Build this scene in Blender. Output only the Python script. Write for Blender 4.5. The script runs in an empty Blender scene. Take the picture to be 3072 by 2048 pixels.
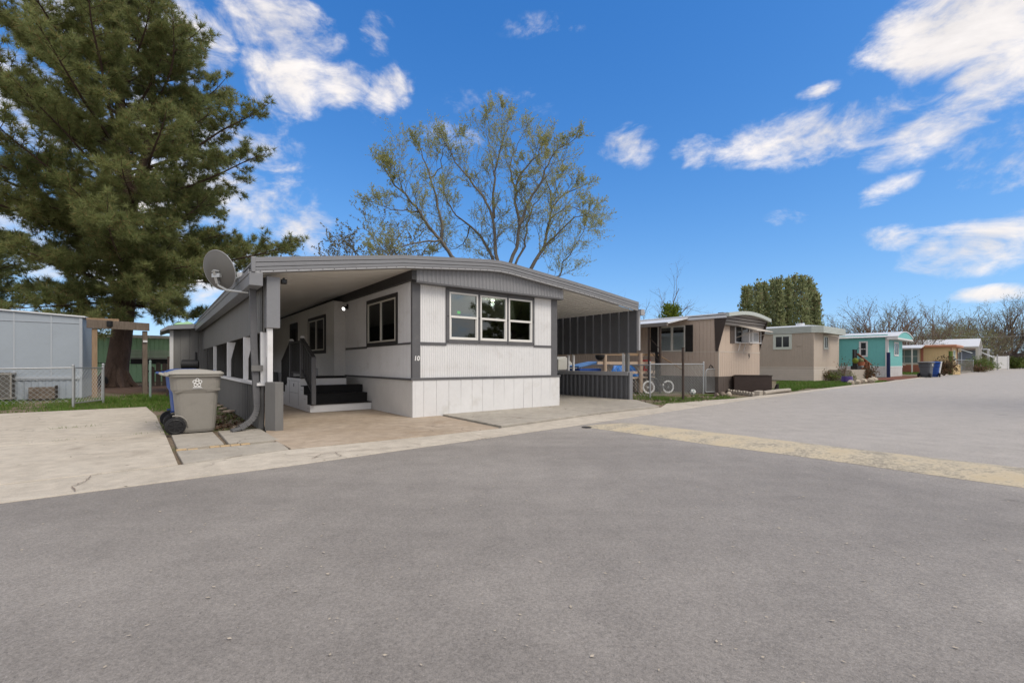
import bpy, math, random
import numpy as np
from mathutils import Vector, Matrix
R = math.radians
SC = bpy.context.scene
COL = SC.collection
rnd = random.Random(7)

# ------------------------------------------------------------------ survey of the place (metres; camera stands at x=y=0)
F, CX, YH, EYE = 1370., 1536., 1090., 1.15
def ray(px, py): return ((px-CX)/F, 1.0, (YH-py)/F)
def G(px, py, z=0.):
    r = ray(px, py); t = (z-EYE)/r[2]; return (r[0]*t, t)
def V(px, py, Y):
    r = ray(px, py); return (r[0]*Y, Y, EYE+r[2]*Y)
class Frame:
    def __init__(s, o, deg):
        s.o = o; a = R(deg); s.u = (math.cos(a), math.sin(a)); s.v = (-math.sin(a), math.cos(a)); s.deg = deg
    def loc(s, x, y):
        dx, dy = x-s.o[0], y-s.o[1]; return (dx*s.u[0]+dy*s.u[1], dx*s.v[0]+dy*s.v[1])
    def w(s, u, v): return (s.o[0]+u*s.u[0]+v*s.v[0], s.o[1]+u*s.u[1]+v*s.v[1])
    def front(s, px, py, v=0.):
        r = ray(px, py); d = r[0]*s.v[0]+r[1]*s.v[1]; t = (v+s.o[0]*s.v[0]+s.o[1]*s.v[1])/d
        return (s.loc(r[0]*t, t)[0], EYE+r[2]*t)
    def side(s, px, py, u=0.):
        r = ray(px, py); d = r[0]*s.u[0]+r[1]*s.u[1]; t = (u+s.o[0]*s.u[0]+s.o[1]*s.u[1])/d
        return (s.loc(r[0]*t, t)[1], EYE+r[2]*t)
    def gr(s, px, py, z=0.): return s.loc(*G(px, py, z))
H10 = Frame((-2.103, 9.636), 37.9)
H9 = Frame((8.006, 17.702), 40)
H8 = Frame((19.63, 29.73), 40)
H7 = Frame((31.6, 38.43), 40)

# ------------------------------------------------------------------ materials
MATS = {}
def s2l(c):
    return tuple(((x/255)/12.92 if x/255 <= .04045 else (((x/255)+.055)/1.055)**2.4) for x in c)
class NT:
    def __init__(s, m):
        m.use_nodes = True; s.t = m.node_tree; s.n = s.t.nodes; s.l = s.t.links
    def new(s, ty, ins=None, **kw):
        n = s.n.new(ty)
        for k, v in kw.items(): setattr(n, k, v)
        for k, v in (ins or {}).items():
            if hasattr(v, 'is_linked') or isinstance(v, bpy.types.NodeSocket): s.l.new(v, n.inputs[k])
            else: n.inputs[k].default_value = v
        return n
    def math(s, op, a, b=0., c=None, clamp=False):
        n = s.n.new('ShaderNodeMath'); n.operation = op; n.use_clamp = clamp
        for i, v in enumerate((a, b) if c is None else (a, b, c)):
            if isinstance(v, bpy.types.NodeSocket): s.l.new(v, n.inputs[i])
            else: n.inputs[i].default_value = v
        return n.outputs[0]
    def mix(s, f, a, b):
        n = s.n.new('ShaderNodeMix'); n.data_type = 'RGBA'
        for i, v in ((0, f), (6, a), (7, b)):
            if isinstance(v, bpy.types.NodeSocket): s.l.new(v, n.inputs[i])
            else: n.inputs[i].default_value = (*v, 1) if isinstance(v, tuple) and len(v) == 3 else v
        return n.outputs[2]
    def mr(s, v, a, b, c=0., d=1., smooth=False):
        n = s.n.new('ShaderNodeMapRange'); n.interpolation_type = 'SMOOTHSTEP' if smooth else 'LINEAR'
        s.l.new(v, n.inputs[0])
        for i, x in enumerate((a, b, c, d)): n.inputs[i+1].default_value = x
        return n.outputs[0]
    def noise(s, vec, scale, detail=4, rough=.55, dist=0.):
        n = s.n.new('ShaderNodeTexNoise')
        if vec is not None: s.l.new(vec, n.inputs['Vector'])
        n.inputs['Scale'].default_value = scale; n.inputs['Detail'].default_value = detail
        n.inputs['Roughness'].default_value = rough; n.inputs['Distortion'].default_value = dist
        return n.outputs['Fac']
    def obj(s): return s.new('ShaderNodeTexCoord').outputs['Object']
    def scale(s, vec, sc):
        n = s.n.new('ShaderNodeMapping'); s.l.new(vec, n.inputs[0]); n.inputs['Scale'].default_value = sc
        return n.outputs[0]
    def bsdf(s): return s.n['Principled BSDF']
def mat(name, col, rough=.6, var=.10, vs=2.5, spec=.35, metal=0., bump=0., bs=60., dirt=None, dirtamt=.5, stretch=(1,1,1), grain=.0):
    """painted / plain surface: base colour with soft wear, optional dirt blotches and fine bump"""
    if name in MATS: return MATS[name]
    m = bpy.data.materials.new(name); t = NT(m); b = t.bsdf()
    o = t.scale(t.obj(), stretch)
    n1 = t.noise(o, vs, 6, .6); n2 = t.noise(o, vs*9, 3)
    f = t.math('ADD', t.math('MULTIPLY', n1, .65), t.math('MULTIPLY', n2, .35))
    lo = tuple(c*(1-var) for c in col); hi = tuple(min(1, c*(1+var)) for c in col)
    c = t.mix(t.mr(f, .3, .7), lo, hi)
    if dirt:
        d = t.mr(t.noise(o, vs*1.7, 8, .65), .52, .72, 0, dirtamt, True)
        c = t.mix(d, c, dirt)
    if grain:
        g = t.mr(t.noise(t.obj(), 300, 2), .3, .7, 1-grain, 1+grain)
        mm = t.new('ShaderNodeVectorMath', operation='SCALE'); t.l.new(c, mm.inputs[0]); t.l.new(g, mm.inputs['Scale']); c = mm.outputs[0]
    t.l.new(c, b.inputs['Base Color'])
    t.l.new(t.mr(n2, .3, .7, max(0, rough-.07), min(1, rough+.07)), b.inputs['Roughness'])
    b.inputs['Metallic'].default_value = metal
    b.inputs['Specular IOR Level'].default_value = spec
    if bump:
        bn = t.new('ShaderNodeBump', {'Strength': bump, 'Distance': .01, 'Height': t.noise(o, bs, 4)})
        t.l.new(bn.outputs[0], b.inputs['Normal'])
    MATS[name] = m; return m
def wood(name, c1, c2, sc=(14, 14, 1.2), rough=.75):
    if name in MATS: return MATS[name]
    m = bpy.data.materials.new(name); t = NT(m); b = t.bsdf()
    o = t.scale(t.obj(), sc)
    g = t.noise(o, 2.2, 8, .65, .6); k = t.noise(t.obj(), 3, 3)
    c = t.mix(t.mr(t.math('ADD', t.math('MULTIPLY', g, .75), t.math('MULTIPLY', k, .25)), .3, .7), c1, c2)
    t.l.new(c, b.inputs['Base Color']); b.inputs['Roughness'].default_value = rough; b.inputs['Specular IOR Level'].default_value = .2
    bn = t.new('ShaderNodeBump', {'Strength': .35, 'Distance': .006, 'Height': g}); t.l.new(bn.outputs[0], b.inputs['Normal'])
    MATS[name] = m; return m
def glass(name, tint=(.02, .024, .024), mixf=.12, rough=.02):
    """window glass: mostly clear to the dark room behind, mirror-like at grazing angles"""
    if name in MATS: return MATS[name]
    m = bpy.data.materials.new(name); t = NT(m); out = t.n['Material Output']; t.n.remove(t.bsdf())
    fr = t.new('ShaderNodeFresnel', {'IOR': 1.6})
    gl = t.new('ShaderNodeBsdfGlossy', {'Roughness': rough, 'Color': (.9, .95, .95, 1)})
    tr = t.new('ShaderNodeBsdfTransparent', {'Color': (*tint, 1)})
    f = t.math('ADD', fr.outputs[0], mixf, clamp=True)
    mx = t.new('ShaderNodeMixShader'); t.l.new(f, mx.inputs[0]); t.l.new(tr.outputs[0], mx.inputs[1]); t.l.new(gl.outputs[0], mx.inputs[2])
    t.l.new(mx.outputs[0], out.inputs[0]); MATS[name] = m; return m
def leafmat(name, c1, c2, c3=None, frac3=.1, trans=.3, rough=.6, cl=.5):
    """foliage: colour differs from leaf to leaf and from clump to clump"""
    if name in MATS: return MATS[name]
    m = bpy.data.materials.new(name); t = NT(m); b = t.bsdf(); out = t.n['Material Output']
    ri = t.new('ShaderNodeNewGeometry').outputs['Random Per Island']
    cn = t.noise(t.obj(), cl, 3)
    f = t.math('ADD', t.math('MULTIPLY', ri, .55), t.mr(cn, .3, .7, 0, .45))
    c = t.mix(f, c1, c2)
    if c3: c = t.mix(t.math('MULTIPLY', t.math('GREATER_THAN', t.math('FRACT', t.math('MULTIPLY', ri, 7.31)), 1-frac3), .8), c, c3)
    t.l.new(c, b.inputs['Base Color']); b.inputs['Roughness'].default_value = rough; b.inputs['Specular IOR Level'].default_value = .25
    tl = t.new('ShaderNodeBsdfTranslucent'); t.l.new(c, tl.inputs[0])
    mx = t.new('ShaderNodeMixShader', {0: trans}); t.l.new(b.outputs[0], mx.inputs[1]); t.l.new(tl.outputs[0], mx.inputs[2])
    t.l.new(mx.outputs[0], out.inputs[0]); MATS[name] = m; return m

M = dict(
 white=mat('white_paint', (.72,.72,.725), .5, .05, 1.5, dirt=(.50,.48,.45), dirtamt=.35),
 skirt=mat('white_skirting_paint', (.71,.71,.715), .45, .05, 1.2, bump=.12, bs=9, dirt=(.52,.50,.46), dirtamt=.45),
 stucco=mat('white_stucco', (.70,.69,.67), .8, .08, 2, bump=.5, bs=60),
 trim=mat('grey_trim_paint', (.115,.115,.122), .5, .10, 3, dirt=(.17,.17,.17), dirtamt=.4),
 darktrim=mat('dark_beam_paint', (.042,.041,.042), .55, .1, 3),
 fascia=mat('grey_metal_fascia', (.215,.22,.235), .38, .06, 2, spec=.5, dirt=(.16,.16,.165), dirtamt=.4),
 rooftop=mat('grey_metal_roof', (.30,.31,.33), .4, .08, 2, spec=.5),
 gable=mat('grey_gable_metal', (.24,.242,.255), .45, .08, 3),
 soffit=mat('white_ribbed_soffit', (.72,.705,.67), .5, .06, 2),
 valance=mat('grey_siding', (.165,.163,.158), .6, .10, 3, stretch=(3,3,.6)),
 corr=mat('dark_grey_corrugated', (.105,.108,.118), .42, .12, 3, spec=.5, dirt=(.07,.07,.075), dirtamt=.4),
 cap=mat('pale_grey_cap', (.36,.365,.38), .5, .06, 3),
 black=mat('black_tread', (.012,.012,.013), .85, .2, 8, bump=.3, bs=200),
 blackmetal=mat('black_metal', (.016,.016,.017), .45, .2, 6),
 lens=mat('dark_lens', (.02,.02,.02), .1, .0),
 galv=mat('galvanised_steel', (.50,.52,.53), .38, .10, 8, metal=.7, dirt=(.3,.3,.29), dirtamt=.4),
 galvfence=mat('galvanised_wire', (.42,.44,.44), .45, .12, 8, metal=.4),
 rustypost=mat('brown_painted_post', (.062,.045,.036), .6, .3, 8, dirt=(.12,.06,.035), dirtamt=.6),
 dish=mat('grey_dish_paint', (.14,.137,.13), .5, .08, 4, bump=.05, bs=200),
 bin=mat('grey_bin_plastic', (.262,.247,.220), .55, .06, 5, bump=.1, bs=250, dirt=(.19,.18,.16), dirtamt=.35),
 binlid=mat('grey_bin_lid', (.36,.345,.31), .55, .06, 5, bump=.1, bs=250),
 bindark=mat('dark_grey_bin_plastic', (.085,.095,.11), .5, .08, 5),
 binblue=mat('blue_bin_plastic', (.018,.075,.32), .5, .08, 5),
 rubber=mat('black_rubber', (.014,.014,.016), .7, .2, 9),
 mark=mat('white_print', (.75,.75,.74), .6, .04),
 ink=mat('dark_digits', (.03,.028,.027), .6, .1),
 sash=mat('white_vinyl_sash', (.74,.73,.70), .4, .04),
 cream=mat('cream_sash', (.60,.585,.53), .45, .05),
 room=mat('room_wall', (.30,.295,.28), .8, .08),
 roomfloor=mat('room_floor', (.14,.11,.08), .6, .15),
 curtain=mat('white_curtain', (.78,.78,.77), .85, .08),
 dark=mat('dark_room', (.02,.02,.02), .8, .1),
 bluehouse=mat('pale_blue_grey_panel', (.34,.385,.435), .55, .06, 1.2, dirt=(.29,.32,.355), dirtamt=.4),
 bluetrim=mat('pale_blue_grey_trim', (.40,.435,.475), .55, .05),
 whitemetal=mat('white_roof_metal', (.66,.68,.71), .4, .06, 2, dirt=(.5,.5,.5), dirtamt=.3),
 green=mat('green_siding', (.28,.46,.28), .6, .1, 2),
 cream2=mat('off_white_awning', (.55,.54,.48), .6, .08),
 shed=mat('grey_shed_boards', (.19,.188,.182), .7, .12, 3, stretch=(4,4,.5)),
 tan9=mat('tan_siding', (.50,.405,.33), .6, .06, 1.5),
 brown9=mat('dark_brown_panel', (.052,.040,.034), .6, .15, 2),
 brow9=mat('grey_brown_louvre', (.17,.15,.135), .5, .1, 2),
 skirt9=mat('brown_skirting', (.105,.085,.075), .6, .15, 2),
 shutter=mat('black_shutter', (.018,.016,.015), .6, .2),
 beige8=mat('beige_siding', (.44,.375,.31), .65, .07, 1.5),
 beigeband=mat('pale_beige_band', (.53,.475,.41), .55, .06),
 palemetal=mat('pale_green_grey_metal', (.46,.50,.47), .45, .06),
 palesash=mat('pale_green_sash', (.56,.60,.54), .5, .05),
 aqua=mat('turquoise_siding', (.155,.47,.455), .55, .06, 1.5),
 whitetrim=mat('white_trim', (.66,.66,.66), .5, .05),
 whiteskirt=mat('white_ribbed_skirting', (.62,.62,.62), .55, .08, 2, dirt=(.45,.44,.42), dirtamt=.4),
 yellow=mat('pale_yellow_siding', (.60,.45,.24), .6, .06),
 redbrown=mat('salmon_red_band', (.36,.14,.09), .6, .1),
 orange=mat('orange_trim', (.45,.21,.12), .55, .08),
 bluegrey=mat('slate_blue_siding', (.17,.205,.26), .6, .08),
 roofbrown=mat('brown_shingle', (.11,.085,.07), .85, .2, 6),
 timber=wood('weathered_timber', (.09,.07,.055), (.21,.17,.135)),
 timber2=wood('brown_timber', (.22,.145,.09), (.36,.255,.165)),
 rawwood=wood('raw_pine', (.38,.285,.21), (.54,.43,.335)),
 redwood=wood('red_stained_wood', (.16,.05,.025), (.26,.10,.05)),
 plankgrey=wood('dark_old_planks', (.03,.024,.02), (.075,.06,.05)),
 bark=mat('pine_bark', (.085,.056,.042), .9, .45, 3.5, bump=1.0, bs=14, stretch=(1,1,.35), dirt=(.035,.025,.02), dirtamt=.8),
 barkgrey=mat('grey_bark', (.15,.135,.115), .9, .3, 4, bump=.5, bs=20),
 barkbrown=mat('brown_twig_bark', (.17,.118,.088), .9, .3, 4),
 rock=mat('pale_stone', (.46,.40,.32), .85, .25, 5, bump=.6, bs=12),
 rockdark=mat('brown_stone', (.23,.185,.15), .85, .3, 5, bump=.6, bs=12),
 edger=mat('concrete_edging', (.38,.34,.29), .85, .15, 6, bump=.4, bs=40),
 brick=mat('tan_brick', (.52,.38,.22), .85, .15, 8, bump=.4, bs=50, dirt=(.30,.20,.12), dirtamt=.6),
 mulch=mat('red_bark_mulch', (.17,.065,.04), .95, .5, 12, bump=.8, bs=40),
 needles=mat('brown_needle_litter', (.105,.062,.04), .95, .5, 9, bump=.8, bs=60),
 matblue=mat('faded_blue_vinyl', (.10,.23,.50), .5, .1, 4),
 tarpblue=mat('blue_tarp', (.02,.19,.62), .4, .15, 6, bump=.5, bs=10),
 tarpgreen=mat('pale_green_tarp', (.33,.55,.33), .5, .1),
 red=mat('red_plastic', (.55,.03,.025), .4, .05),
 planter=mat('dark_brown_planter', (.050,.034,.029), .6, .25, 5, stretch=(1,1,3)),
 navy=mat('navy_post', (.012,.022,.085), .5, .1),
 greenpost=mat('green_steel_post', (.22,.30,.27), .5, .2, 8),
 terracotta=mat('terracotta', (.36,.13,.07), .7, .1), purple=mat('purple_pot', (.08,.045,.20), .3, .1),
 cat=mat('dark_fur', (.030,.026,.024), .9, .4, 30, bump=.5, bs=90),
)
M['glass_hi'] = glass('window_glass', (.55,.6,.58), .12)
M['glass_screen'] = glass('screened_window_glass', (.16,.17,.165), .06)
M['glass_clear'] = glass('clear_window_glass', (.88,.9,.89), .03)
M['glass_dark'] = glass('dark_window_glass', (.30,.31,.30), .03)
M['pane'] = mat('far_window_pane', (.03,.035,.04), .12, .1, spec=.3)
M['panegrey'] = mat('far_window_pane_grey', (.16,.22,.21), .12, .15, spec=.5)

def emis(name, col, s):
    m = bpy.data.materials.new(name); t = NT(m); b = t.bsdf()
    b.inputs['Base Color'].default_value = (*col, 1); b.inputs['Emission Color'].default_value = (*col, 1); b.inputs['Emission Strength'].default_value = s
    return m
M['lamp'] = emis('lit_lamp', (1., .98, .93), 2.)
M['led'] = emis('green_led', (.02, .9, .05), 1.)  # gives the window sticker a glow of its own, no lamp
M['roomlamp'] = emis('lit_ceiling_lamp', (1., .93, .8), 3.)

# ground materials
def asphalt():
    m = bpy.data.materials.new('asphalt'); t = NT(m); b = t.bsdf(); o = t.obj()
    big = t.noise(o, .35, 5, .6); mid = t.noise(o, 3., 5, .6); fine = t.noise(o, 70, 3, .75); fine2 = t.noise(o, 190, 2, .75)
    rot = t.new('ShaderNodeMapping', {'Rotation': (0,0,R(-41)), 'Scale': (.09,1.1,1)}); t.l.new(o, rot.inputs[0]); lane = t.noise(rot.outputs[0], 1.0, 5, .6)
    c = t.mix(t.mr(t.math('ADD', t.math('MULTIPLY', big, .5), t.math('MULTIPLY', lane, .5)), .38, .62), (.228,.210,.193), (.302,.279,.256))
    # paler beyond the hump: grazing light on the road put into the colour
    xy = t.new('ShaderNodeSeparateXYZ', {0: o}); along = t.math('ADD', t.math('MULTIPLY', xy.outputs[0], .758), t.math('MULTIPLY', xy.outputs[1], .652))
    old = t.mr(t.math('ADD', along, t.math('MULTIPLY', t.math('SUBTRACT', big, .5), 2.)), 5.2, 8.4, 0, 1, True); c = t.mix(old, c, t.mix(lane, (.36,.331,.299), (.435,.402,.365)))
    f = t.math('ADD', t.math('ADD', t.math('MULTIPLY', fine, .9), t.math('MULTIPLY', fine2, .8)), t.math('MULTIPLY', mid, .30))
    k = t.mr(f, .66, 1.36, .46, 1.54)
    vm = t.new('ShaderNodeVectorMath', operation='SCALE'); t.l.new(c, vm.inputs[0]); t.l.new(k, vm.inputs['Scale']); c = vm.outputs[0]
    # oil and tyre stains
    st = t.mr(t.noise(o, 1.7, 3, .5, .4), .70, .78, 0, .45, True); c = t.mix(st, c, (.075,.065,.055))
    sp = t.new('ShaderNodeTexVoronoi', {'Scale': 9.}); t.l.new(o, sp.inputs['Vector'])
    c = t.mix(t.mr(sp.outputs['Distance'], .035, .06, .7, 0), c, (.085,.08,.075))
    sp2 = t.new('ShaderNodeTexVoronoi', {'Scale': 37.}); t.l.new(o, sp2.inputs['Vector'])
    sel = t.math('GREATER_THAN', t.new('ShaderNodeSeparateColor', {0: sp2.outputs['Color']}).outputs[0], .80)
    c = t.mix(t.math('MULTIPLY', sel, t.mr(sp2.outputs['Distance'], .06, .14, .75, 0)), c, (.42,.39,.35))
    t.l.new(c, b.inputs['Base Color']); b.inputs['Roughness'].default_value = .72; b.inputs['Specular IOR Level'].default_value = .4
    bn = t.new('ShaderNodeBump', {'Strength': .6, 'Distance': .004, 'Height': t.math('ADD', fine, fine2)}); t.l.new(bn.outputs[0], b.inputs['Normal'])
    return m
def concrete(name, c1, c2, stain, amt=.5):
    m = bpy.data.materials.new(name); t = NT(m); b = t.bsdf(); o = t.obj()
    big = t.noise(o, .6, 6, .62); mid = t.noise(o, 5, 5, .65); fine = t.noise(o, 90, 3, .7)
    c = t.mix(t.mr(big, .32, .68), c1, c2)
    k = t.mr(t.math('ADD', mid, t.math('MULTIPLY', fine, .8)), .58, 1.22, .72, 1.20)
    vm = t.new('ShaderNodeVectorMath', operation='SCALE'); t.l.new(c, vm.inputs[0]); t.l.new(k, vm.inputs['Scale']); c = vm.outputs[0]
    c = t.mix(t.mr(t.noise(o, 1.1, 7, .66, .5), .54, .74, 0, amt, True), c, stain)
    sp = t.new('ShaderNodeTexVoronoi', {'Scale': 4.}); t.l.new(o, sp.inputs['Vector'])
    sel = t.math('GREATER_THAN', t.new('ShaderNodeSeparateColor', {0: sp.outputs['Color']}).outputs[0], .72)
    c = t.mix(t.math('MULTIPLY', sel, t.mr(sp.outputs['Distance'], .05, .10, .6, 0)), c, (.17,.14,.11))
    # hairline cracks
    wn = t.new('ShaderNodeTexNoise', {'Scale': 2.5, 'Detail': 5.}); t.l.new(o, wn.inputs['Vector'])
    va = t.new('ShaderNodeVectorMath', operation='MULTIPLY_ADD'); t.l.new(wn.outputs['Color'], va.inputs[0]); va.inputs[1].default_value = (.35,.35,.35); t.l.new(o, va.inputs[2])
    vo = t.new('ShaderNodeTexVoronoi', {'Scale': .42}, feature='DISTANCE_TO_EDGE'); t.l.new(va.outputs[0], vo.inputs['Vector'])
    cr = t.math('MULTIPLY', t.mr(vo.outputs['Distance'], .0015, .005, .75, 0), t.mr(t.noise(o, .5, 2), .50, .6))
    c = t.mix(cr, c, (.13,.105,.085))
    t.l.new(c, b.inputs['Base Color']); b.inputs['Roughness'].default_value = .85; b.inputs['Specular IOR Level'].default_value = .25
    bn = t.new('ShaderNodeBump', {'Strength': .25, 'Distance': .004, 'Height': t.math('ADD', mid, fine)}); t.l.new(bn.outputs[0], b.inputs['Normal'])
    return m
def dirtmat():
    m = bpy.data.materials.new('dirt_and_litter'); t = NT(m); b = t.bsdf(); o = t.obj()
    a = t.noise(o, .8, 6, .62); f = t.noise(o, 22, 6, .7)
    c = t.mix(t.mr(f, .3, .7), (.115,.085,.062), (.30,.245,.185))
    g = t.mix(t.mr(t.noise(o, 30, 3), .3, .7), (.05,.085,.02), (.10,.14,.04))
    c = t.mix(t.mr(a, .50, .62, 0, .75), c, g)
    t.l.new(c, b.inputs['Base Color']); b.inputs['Roughness'].default_value = .95; b.inputs['Specular IOR Level'].default_value = .1
    bn = t.new('ShaderNodeBump', {'Strength': .8, 'Distance': .02, 'Height': f}); t.l.new(bn.outputs[0], b.inputs['Normal'])
    return m
def bumppaint():
    m = bpy.data.materials.new('worn_yellow_paint'); t = NT(m); b = t.bsdf(); o = t.obj()
    f = t.noise(o, 26, 6, .75); g = t.noise(o, 2.2, 5, .6); h = t.noise(o, 120, 3, .7)
    y = t.mix(t.mr(g, .35, .65), (.54,.455,.315), (.58,.52,.405))
    gr = t.mix(t.mr(h, .3, .7), (.17,.15,.125), (.42,.38,.31))
    w = t.mr(t.math('ADD', f, t.math('MULTIPLY', t.math('SUBTRACT', g, .5), .9)), .46, .66, 0, .9)
    c = t.mix(w, y, gr); t.l.new(c, b.inputs['Base Color']); b.inputs['Roughness'].default_value = .8; b.inputs['Specular IOR Level'].default_value = .25
    bn = t.new('ShaderNodeBump', {'Strength': .6, 'Distance': .008, 'Height': t.math('ADD', f, h)}); t.l.new(bn.outputs[0], b.inputs['Normal'])
    return m
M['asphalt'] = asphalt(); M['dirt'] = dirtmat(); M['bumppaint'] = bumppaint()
M['concrete'] = concrete('pale_concrete', (.47,.42,.35), (.56,.51,.435), (.33,.285,.235), .75)
M['concretetan'] = concrete('tan_stained_concrete', (.36,.285,.21), (.48,.40,.32), (.27,.195,.13), .6)
M['concretegrey'] = concrete('grey_concrete_slab', (.36,.33,.285), (.44,.405,.35), (.27,.23,.19), .5)
M['grass'] = leafmat('grass_blades', (.065,.13,.018), (.15,.26,.045), (.27,.23,.10), .10, .35, cl=1.2)
M['pine'] = leafmat('pine_needles', (.11,.15,.05), (.39,.41,.17), (.42,.26,.13), .07, .5, cl=.55)
M['willow'] = leafmat('young_willow_leaves', (.28,.31,.10), (.52,.53,.23), (.42,.33,.16), .15, .5)
M['budleaf'] = leafmat('brown_green_buds', (.15,.13,.045), (.26,.22,.085), None, .1, .35)
M['arbor'] = leafmat('evergreen_sprays', (.115,.15,.06), (.45,.475,.25), (.25,.18,.11), .06, .45, cl=1.1)
M['brightgreen'] = leafmat('bright_conifer_sprays', (.10,.15,.015), (.22,.28,.04), None, .1, .25)
M['hedge'] = leafmat('hedge_leaves', (.05,.085,.018), (.17,.23,.05), (.15,.09,.04), .1, .25)
M['drybush'] = leafmat('brown_red_shrub_leaves', (.06,.05,.025), (.16,.12,.06), (.20,.08,.05), .25, .25)
M['twigmass'] = leafmat('dry_twigs', (.115,.095,.068), (.225,.195,.14), (.20,.22,.10), .2, .2, cl=.25)
M['thicket'] = leafmat('dark_thicket_twigs', (.035,.027,.025), (.085,.066,.056), (.06,.065,.025), .15, .15, cl=.15)
M['greentwig'] = leafmat('pale_green_twigs', (.15,.16,.075), (.28,.28,.14), None, .1, .3, cl=.3)

# ------------------------------------------------------------------ mesh building
class MB:
    def __init__(s): s.v = []; s.f = []; s.mi = []; s.cur = 0
    def add(s, vs, fs):
        n = len(s.v); s.v += [tuple(v) for v in vs]; s.f += [tuple(n+i for i in f) for f in fs]; s.mi += [s.cur]*len(fs); return s
    def box(s, x0, x1, y0, y1, z0, z1):
        return s.add([(x0,y0,z0),(x1,y0,z0),(x1,y1,z0),(x0,y1,z0),(x0,y0,z1),(x1,y0,z1),(x1,y1,z1),(x0,y1,z1)],
              [(0,3,2,1),(4,5,6,7),(0,1,5,4),(1,2,6,5),(2,3,7,6),(3,0,4,7)])
    def prism(s, bot, top):
        n = len(bot); s.add(list(bot)+list(top), [tuple(range(n-1,-1,-1)), tuple(range(n,2*n))]+[(i,(i+1)%n,n+(i+1)%n,n+i) for i in range(n)]); return s
    def poly_z(s, pts, z0, z1): return s.prism([(x,y,z0) for x,y in pts], [(x,y,z1) for x,y in pts])
    def poly_x(s, pts, x0, x1): return s.prism([(x0,y,z) for y,z in pts], [(x1,y,z) for y,z in pts])
    def poly_y(s, pts, y0, y1): return s.prism([(x,y0,z) for x,z in pts], [(x,y1,z) for x,z in pts])
    def bar(s, a, b, w, h=None, up=(0,0,1)):
        h = h or w; a = Vector(a); b = Vector(b); d = (b-a).normalized(); u = Vector(up)
        if abs(d.dot(u)) > .98: u = Vector((1,0,0))
        sx = d.cross(u).normalized()*w/2; sy = sx.cross(d).normalized()*h/2
        c = [sx+sy, -sx+sy, -sx-sy, sx-sy]
        return s.prism([a+q for q in c], [b+q for q in c])
    def tube(s, pts, r, n=8, cap=True):
        pts = [Vector(p) for p in pts]; k = len(pts); rs = r if isinstance(r, (list, tuple)) else [r]*k
        base = len(s.v); prev = None; fs = []; vs = []
        for i, p in enumerate(pts):
            d = (pts[min(i+1,k-1)]-pts[max(i-1,0)])
            d = d.normalized() if d.length > 1e-9 else Vector((0,0,1))
            if prev is None: prev = d.orthogonal().normalized()
            a = (prev-d*prev.dot(d)); a = a.normalized() if a.length > 1e-6 else d.orthogonal().normalized(); prev = a; b = d.cross(a)
            for j in range(n):
                t = 2*math.pi*j/n; vs.append(p+(a*math.cos(t)+b*math.sin(t))*rs[i])
        for i in range(k-1):
            for j in range(n): fs.append((i*n+j, i*n+(j+1)%n, (i+1)*n+(j+1)%n, (i+1)*n+j))
        if cap: fs.append(tuple(range(n-1,-1,-1))); fs.append(tuple(range((k-1)*n, k*n)))
        return s.add(vs, fs)
    def cyl(s, x, y, z0, z1, r, n=16, r1=None): return s.tube([(x,y,z0),(x,y,z1)], [r, r if r1 is None else r1], n)
    def loft(s, rings, cap=True):
        n = len(rings[0]); vs = [p for r in rings for p in r]; fs = []
        for i in range(len(rings)-1):
            for j in range(n): fs.append((i*n+j, i*n+(j+1)%n, (i+1)*n+(j+1)%n, (i+1)*n+j))
        if cap: fs.append(tuple(range(n-1,-1,-1))); fs.append(tuple(range((len(rings)-1)*n, len(rings)*n)))
        return s.add(vs, fs)
    def ribs(s, a0, a1, z0, z1, fn, pitch, depth, shape='wave'):
        """corrugated sheet: profile along a, straight in z; z0/z1 may be functions of a; fn(a, off, z) -> point"""
        prof = {'wave': ((0,0),(.30,0),(.5,1),(.80,1)), 'rib': ((0,0),(.72,0),(.78,1),(.94,1)), 'groove': ((0,1),(.90,1),(.93,0),(.97,0)), 'v': ((0,0),(.5,1))}[shape]
        xs = []; k = 0
        while True:
            for q, d in prof:
                a = a0+(k+q)*pitch
                if a >= a1: break
                xs.append((a, d*depth))
            else:
                k += 1; continue
            break
        xs.append((a1, xs[-1][1]))
        z0f = z0 if callable(z0) else (lambda a: z0); z1f = z1 if callable(z1) else (lambda a: z1)
        vs = []
        for a, d in xs: vs += [fn(a, d, z0f(a)), fn(a, d, z1f(a))]
        return s.add(vs, [(2*i, 2*i+2, 2*i+3, 2*i+1) for i in range(len(xs)-1)])
    def ball(s, c, r, seg=12, rings=8, sq=(1,1,1)):
        vs = [(c[0], c[1], c[2]-r*sq[2])]
        for i in range(1, rings):
            t = math.pi*i/rings
            for j in range(seg):
                p = 2*math.pi*j/seg; vs.append((c[0]+r*sq[0]*math.sin(t)*math.cos(p), c[1]+r*sq[1]*math.sin(t)*math.sin(p), c[2]-r*sq[2]*math.cos(t)))
        vs.append((c[0], c[1], c[2]+r*sq[2])); n = len(vs)-1; fs = [(0, 1+(j+1)%seg, 1+j) for j in range(seg)]
        for i in range(rings-2):
            for j in range(seg): fs.append((1+i*seg+j, 1+i*seg+(j+1)%seg, 1+(i+1)*seg+(j+1)%seg, 1+(i+1)*seg+j))
        fs += [(n, 1+(rings-2)*seg+j, 1+(rings-2)*seg+(j+1)%seg) for j in range(seg)]
        return s.add(vs, fs)
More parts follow.
